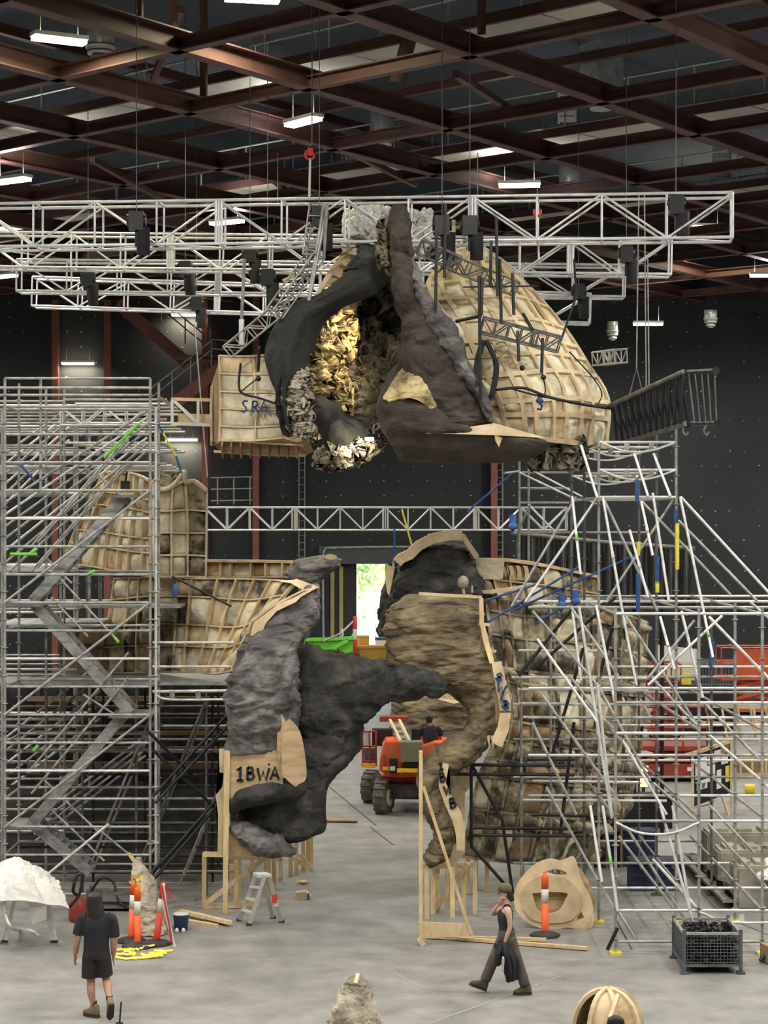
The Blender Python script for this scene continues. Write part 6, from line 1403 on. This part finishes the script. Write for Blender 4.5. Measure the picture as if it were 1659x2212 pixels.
# ================================================================ people
def ring_loft(bm, rings, seg=18, sq=2.2):
    """rings of (center, rx, ry) stacked along their path; rx across x, ry across y (rotated to the path)"""
    cs = [Vector(r[0]) for r in rings]; prev = None; L_ = []
    for i, r in enumerate(rings):
        d = (cs[min(i+1,len(cs)-1)]-cs[max(i-1,0)]).normalized()
        x = Vector((1,0,0)); x = (x-d*x.dot(d))
        if x.length < .3: x = Vector((0,1,0)); x = (x-d*x.dot(d))
        x.normalize(); y = d.cross(x)
        vs_ = []
        for k in range(seg):
            a = 2*math.pi*k/seg; ca, sa = math.cos(a), math.sin(a)
            vs_.append(bm.verts.new(cs[i]+x*r[1]*math.copysign(abs(ca)**(2/sq),ca)+y*r[2]*math.copysign(abs(sa)**(2/sq),sa)))
        L_.append(vs_)
    for a, b_ in zip(L_, L_[1:]):
        for k in range(seg): bm.faces.new((a[k],a[(k+1)%seg],b_[(k+1)%seg],b_[k]))
    bm.faces.new(L_[0][::-1]); bm.faces.new(L_[-1])
def limb(bm, pts, n=10):
    """smooth limb through (x,y,z,r)"""
    c = [Vector(p[:3]) for p in pts]; r = [Vector((p[3], p[4] if len(p) > 4 else p[3],0)) for p in pts]
    ring_loft(bm, [(cat(c,i/n), cat(r,i/n).x, cat(r,i/n).y) for i in range(n+1)])
def blob(bm, c, s): bmesh.ops.create_icosphere(bm, subdivisions=3, radius=1, matrix=Matrix.Translation(Vector(c)) @ Matrix.Diagonal((*s,1)))
def fuse(name, bm, m, parent, loc, k=1.0, rz=0, voxel=.011, smooth=4):
    """join the lofts into one continuous surface"""
    bmesh.ops.recalc_face_normals(bm, faces=bm.faces)
    me = bpy.data.meshes.new(name); bm.to_mesh(me); bm.free()
    o = bpy.data.objects.new(name, me); C.objects.link(o)
    rm = o.modifiers.new('remesh','REMESH'); rm.mode = 'VOXEL'; rm.voxel_size = voxel
    sm = o.modifiers.new('smooth','SMOOTH'); sm.iterations = smooth; sm.factor = .5
    realize(o); o.data.materials.clear(); o.data.materials.append(M[m])
    o.data.polygons.foreach_set('use_smooth', [True]*len(o.data.polygons))
    mw = Matrix.Translation(Vector(loc)) @ Matrix.Rotation(rz,4,'Z') @ Matrix.Scale(k,4); o.matrix_basis = mw
    o.parent = parent; o.matrix_parent_inverse = W[parent.name].inverted(); W[o.name] = mw
    return o
def hand(bm, wrist, dirv, side, curl=.5, R=.0085):
    """palm and five fingers; dirv points along the hand, side towards the thumb"""
    w_ = Vector(wrist); d = Vector(dirv).normalized(); s = Vector(side); s = (s-d*s.dot(d)).normalized(); n = d.cross(s)
    mt = Matrix((s, n, d)).transposed()
    bmesh.ops.create_icosphere(bm, subdivisions=2, radius=1, matrix=Matrix.Translation(w_+d*.045) @ mt.to_4x4() @ Matrix.Diagonal((.04,.019,.058,1)))
    for off, ln in ((.029,.075),(.010,.085),(-.010,.078),(-.028,.062)):
        b_ = w_+d*.085+s*off; m1 = b_+d*ln*.5+n*ln*.15*curl; m2 = m1+(d*(1-curl*.6)+n*curl).normalized()*ln*.5
        limb(bm, [(*(b_-d*.02),R*1.15),(*b_,R*1.15),(*m1,R),(*m2,R*.8)], 6)
    t0 = w_+d*.02+s*.03; t1 = t0+(d*.8+s*.55).normalized()*.045; t2 = t1+(d+n*.3).normalized()*.032
    limb(bm, [(*(t0-s*.015),R*1.4),(*t0,R*1.4),(*t1,R*1.1),(*t2,R*.85)], 6)
def boot(name, ankle, heel_dir, pitch, m, parent, loc, k=1):
    """boot lofted from heel to toe; ankle point, toe direction, pitch = heel lift"""
    d = Vector((heel_dir[0],heel_dir[1],0)).normalized(); s = Vector((-d.y,d.x,0)); up = Vector((0,0,1)); R_ = Matrix.Rotation(pitch,3,s)
    prof = [(-.085,.030,.0,.10),(-.065,.042,.0,.165),(-.02,.046,.0,.175),(.03,.045,.0,.165),(.06,.045,.0,.115),(.1,.05,.0,.088),(.15,.048,.0,.072),(.185,.035,.006,.052),(.20,.018,.012,.04)]
    vs, fs = [], []; seg = 14; a0 = Vector(ankle)-R_ @ (up*.105)
    for x, w_, z0, z1 in prof:
        for q in range(seg):
            a = 2*math.pi*q/seg; ca, sa = math.cos(a), math.sin(a)
            vs.append((a0+R_ @ (d*x+s*w_*math.copysign(abs(ca)**.7,ca)+up*((z0+z1)/2+(z1-z0)/2*math.copysign(abs(sa)**.7,sa))))*k+Vector(loc))
    for i in range(len(prof)-1):
        for q in range(seg): q2 = (q+1)%seg; fs.append((i*seg+q,i*seg+q2,(i+1)*seg+q2,(i+1)*seg+q))
    fs += [tuple(range(seg))[::-1], tuple((len(prof)-1)*seg+q for q in range(seg))]
    o = mesh(name, vs, fs, m, parent, True)
    sv = [(a0+R_ @ (d*x+s*y+up*z))*k+Vector(loc) for z in (-.022,.008) for x,y in ((-.09,-.038),(.05,-.048),(.15,-.05),(.205,-.015),(.205,.015),(.15,.05),(.05,.048),(-.09,.038))]
    mesh('sole', sv, [tuple(range(7,-1,-1)),tuple(range(8,16))]+[(i,(i+1)%8,8+(i+1)%8,8+i) for i in range(8)], 'sole', o)
    return o
# ---------------------------------------------------------------- man seen from behind (x right, y away, z up)
g = G(203,2197); L = (g.x, g.y, 0)
mn = thing('person', 'person with long dark hair, black tee, black shorts and tan boots walking away', 'person', g)
bm = bmesh.new()
limb(bm, [(.03,0,.84,.15,.11),(.03,0,.95,.165,.115),(.035,0,1.08,.15,.10),(.045,0,1.28,.175,.115),(.05,0,1.40,.165,.10),(.045,0,1.46,.09,.07)], 14)
limb(bm, [(.04,0,1.42,.06),(.03,.01,1.50,.055),(.02,.015,1.56,.055)], 6); blob(bm, (.005,.02,1.625), (.078,.098,.112)); blob(bm, (-.05,.105,1.61), (.018,.025,.022)); blob(bm, (-.072,.02,1.61), (.012,.022,.03)); blob(bm, (.085,.02,1.61), (.012,.022,.03))
limb(bm, [(-.10,0,1.40,.065),(-.165,.0,1.36,.062),(-.205,.0,1.22,.056),(-.23,-.01,1.10,.050),(-.255,.03,.98,.046),(-.272,.06,.87,.032)], 16)
limb(bm, [(.19,0,1.40,.065),(.245,0,1.36,.062),(.275,.0,1.22,.056),(.28,-.01,1.10,.050),(.275,.03,.97,.046),(.265,.06,.86,.032)], 16)
hand(bm, (-.274,.065,.865), (-.08,.12,-1), (.3,1,0), .5); hand(bm, (.264,.065,.855), (0,.12,-1), (-.3,1,0), .5)
limb(bm, [(-.055,0,.88,.10),(-.06,0,.70,.082),(-.045,.02,.52,.06),(-.04,-.02,.38,.06),(-.02,-.01,.24,.045),(.0,.0,.12,.038)], 16)
limb(bm, [(.12,0,.88,.10),(.14,.02,.70,.082),(.17,.03,.53,.06),(.205,-.08,.43,.06),(.235,-.17,.34,.045),(.255,-.25,.26,.038)], 16)
fuse('body', bm, 'skin', mn, L)
bm = bmesh.new()
limb(bm, [(.035,0,.93,.185,.135),(.035,0,1.08,.178,.128),(.045,0,1.28,.198,.135),(.05,0,1.40,.185,.115),(.045,0,1.465,.10,.08)], 14)
limb(bm, [(-.09,0,1.40,.085),(-.165,0,1.37,.082),(-.208,0,1.24,.078),(-.222,0,1.16,.08)], 10); limb(bm, [(.18,0,1.40,.085),(.245,0,1.37,.082),(.28,0,1.23,.075),(.285,0,1.13,.078)], 10)
fuse('t_shirt', bm, 'tee', mn, L, smooth=3)
bm = bmesh.new()
limb(bm, [(.035,0,1.0,.175,.125),(.035,0,.90,.19,.14),(.035,0,.82,.19,.14)], 6)
limb(bm, [(-.05,0,.86,.115,.13),(-.06,0,.70,.112,.12),(-.062,0,.555,.115,.12)], 8); limb(bm, [(.12,0,.86,.115,.13),(.14,.015,.70,.112,.12),(.155,.02,.575,.112,.118)], 8)
fuse('shorts', bm, 'shorts', mn, L, smooth=3)
bm = bmesh.new()
limb(bm, [(.0,.0,1.745,.05,.05),(.003,.0,1.70,.105,.115),(.012,-.02,1.60,.118,.10),(.03,-.05,1.50,.118,.075),(.05,-.075,1.42,.095,.05),(.06,-.085,1.37,.06,.03)], 14)
fuse('hair', bm, 'hair', mn, L, smooth=2)
boot('boot', (0,0,.13), (-.8,.6), 0, 'boot', mn, L); boot('boot', (.258,-.255,.26), (-.25,.8), 1.0, 'boot', mn, L)
lathe('sock', [(.046,.0),(.05,.06)], 14, 'sock', mn, Vector(L)+Vector((-.005,0,.165))); lathe('sock', [(.047,.0),(.05,.06)], 14, 'sock', mn, Vector(L)+Vector((.245,-.215,.285)))
# ---------------------------------------------------------------- woman walking left, arm raised to her neck
g = G(1092,2147); L = (g.x, g.y, 0); k2 = .935
wn = thing('person', 'person in olive cap, dark singlet and grey pants walking left holding a black jacket', 'person', g)
bm = bmesh.new()
limb(bm, [(.02,0,.85,.12,.15),(.02,0,.95,.115,.16),(.0,0,1.08,.09,.125),(-.005,0,1.24,.105,.14),(.02,0,1.36,.085,.13),(.025,0,1.42,.055,.07)], 14)
limb(bm, [(.025,0,1.40,.05),(.0,0,1.48,.044),(-.01,0,1.53,.045)], 6); blob(bm, (-.015,0,1.595), (.088,.074,.105)); blob(bm, (-.06,0,1.53), (.045,.045,.045)); blob(bm, (-.108,0,1.575), (.02,.014,.018)); blob(bm, (-.095,0,1.538), (.018,.022,.012)); blob(bm, (.0,-.075,1.585), (.022,.012,.03))
limb(bm, [(.03,-.13,1.36,.055),(.04,-.165,1.30,.05),(.055,-.185,1.18,.042),(.055,-.19,1.07,.037),(.015,-.19,.96,.032),(-.02,-.185,.85,.024)], 16)
hand(bm, (-.022,-.185,.845), (-.2,0,-1), (-1,0,.2), .8)
limb(bm, [(.02,.13,1.36,.055),(-.05,.14,1.31,.048),(-.14,.11,1.26,.041),(-.205,.07,1.25,.037),(-.17,.02,1.33,.032),(-.115,-.02,1.41,.024)], 16)
hand(bm, (-.115,-.02,1.41), (.55,-.2,.8), (-.8,-.5,.3), .6)
limb(bm, [(.05,-.07,.88,.10),(.12,-.07,.68,.08),(.20,-.07,.46,.055),(.26,-.07,.30,.048),(.315,-.07,.13,.036)], 16); limb(bm, [(.0,.07,.88,.10),(-.11,.07,.68,.08),(-.21,.07,.47,.055),(-.275,.07,.31,.048),(-.335,.07,.17,.036)], 16)
fuse('body', bm, 'skinpale', wn, L, k2)
bm = bmesh.new()
limb(bm, [(.02,0,.97,.128,.165),(.005,0,1.08,.11,.145),(-.005,0,1.22,.125,.152),(.01,0,1.30,.108,.135),(.02,0,1.345,.08,.09)], 12)
for s in (-1,1): limb(bm, [(-.055,s*.075,1.30,.03,.022),(.0,s*.08,1.40,.035,.022),(.05,s*.075,1.40,.03,.022),(.085,s*.07,1.30,.03,.022)], 10)
fuse('singlet', bm, 'tank', wn, L, k2, smooth=3)
bm = bmesh.new()
limb(bm, [(.02,0,1.02,.125,.16),(.02,0,.92,.14,.175),(.02,0,.84,.14,.17)], 6)
limb(bm, [(.05,-.075,.88,.12,.11),(.13,-.075,.66,.10),(.205,-.075,.45,.088),(.265,-.075,.28,.085),(.30,-.075,.155,.082)], 14); limb(bm, [(.0,.075,.88,.12,.11),(-.115,.075,.66,.10),(-.21,.075,.46,.088),(-.275,.075,.30,.085),(-.315,.075,.20,.082)], 14)
fuse('trousers', bm, 'pants', wn, L, k2, smooth=3)
bm = bmesh.new()
limb(bm, [(.0,0,1.70,.06,.05),(.01,0,1.65,.095,.085),(.045,0,1.58,.07,.082),(.085,0,1.52,.05,.055),(.11,0,1.46,.035,.035)], 10)
fuse('hair', bm, 'hair', wn, L, k2, smooth=2)
lc2 = Vector(L)+Vector((-.008,0,1.645))*k2
cp = lathe('cap', [(.108*k2,-.025),(.112*k2,.02),(.10*k2,.06),(.06*k2,.088),(.01,.095)], 20, 'cap', wn, lc2)
vs = []
for z in (0,.012):
    for q in range(9): a = math.pi/2+math.pi*q/8; vs.append(lc2+Vector((-.08*k2+.115*k2*math.cos(a),.085*k2*math.sin(a),z-.02+.02*math.cos(a))))
mesh('cap_peak', vs, [tuple(range(8,-1,-1)), tuple(range(9,18))]+[(i,i+1,i+10,i+9) for i in range(8)]+[(8,0,9,17)], 'cap', cp)
boot('shoe', Vector((.315,-.07,.135)), (-1,0), .05, 'cap', wn, L, k2); boot('shoe', Vector((-.34,.07,.175)), (-1,0), -.35, 'pants', wn, L, k2)
jk = thing('black_jacket', 'black jacket hanging from the walking person\'s hand', 'jacket', Vector(L)+Vector((.03,-.24,.25)))
f = surf([[(1074,2040,29.9),(1088,2036,29.8),(1102,2040,29.9)],[(1070,2062,29.85),(1092,2060,29.7),(1114,2064,29.85)],[(1084,2090,29.85),(1102,2088,29.72),(1119,2088,29.85)],[(1095,2122,29.85),(1106,2120,29.74),(1118,2116,29.85)]])
gr = [[f(i/24,j/16)+Vector((0,.03*math.sin(j*1.3+i*.1),.008*math.sin(j*2.1))) for j in range(17)] for i in range(25)]
solid_from_grid('jacket_body', gr, 24, 16, .05, 'black', jk); curve_tube('jacket_sleeve', [P(1082,2045,29.8),P(1076,2065,29.75),P(1074,2084,29.8)], .045, 'black', jk)
wb2 = thing('water_bottle', 'thin steel bottle held below the person\'s hand', 'bottle', P(1086,2102,29.6)); tube('bottle_body', P(1085,2098,29.6), P(1087,2072,29.6), .022, 'bottle', wb2); tube('bottle_cap', P(1087,2072,29.6), P(1087,2067,29.6), .016, 'white', wb2)
# ---------------------------------------------------------------- driver in the boom lift, seen from behind
c = P(930,1604,Yw+.35); L = tuple(c)
dr = thing('person', 'person in a dark shirt sitting in the boom lift, seen from behind', 'person', c)
bm = bmesh.new()
limb(bm, [(0,0,.0,.15,.11),(0,0,.2,.17,.11),(0,0,.34,.16,.1),(0,0,.4,.08,.07)], 8); limb(bm, [(-.01,.01,.38,.05),(-.03,.03,.48,.05)], 4); blob(bm, (-.04,.04,.54), (.078,.095,.11)); blob(bm, (-.1,.1,.53), (.02,.02,.02))
for s in (-1,1):
    limb(bm, [(s*.14,0,.34,.06),(s*.22,.02,.26,.05),(s*.25,.1,.12,.042),(s*.2,.28,.1,.034)], 10); hand(bm, (s*.2,.28,.1), (-s*.2,1,0), (-s,0,.2), .7)
    limb(bm, [(s*.08,.0,.03,.09),(s*.1,.25,.02,.08),(s*.1,.42,-.02,.06),(s*.1,.42,-.38,.045)], 10)
fuse('body', bm, 'skin', dr, L)
bm = bmesh.new(); limb(bm, [(0,0,-.02,.17,.13),(0,0,.2,.195,.13),(0,0,.34,.18,.115),(0,0,.41,.09,.08)], 8)
for s in (-1,1): limb(bm, [(s*.14,0,.34,.08),(s*.22,.02,.27,.07),(s*.25,.07,.17,.065)], 8)
fuse('shirt', bm, 'tee', dr, L)
bm = bmesh.new(); limb(bm, [(-.04,.03,.67,.04,.04),(-.04,.025,.62,.085,.1),(-.03,.01,.54,.088,.09),(-.02,-.01,.47,.06,.05)], 8); fuse('hair', bm, 'hair', dr, L, smooth=2)
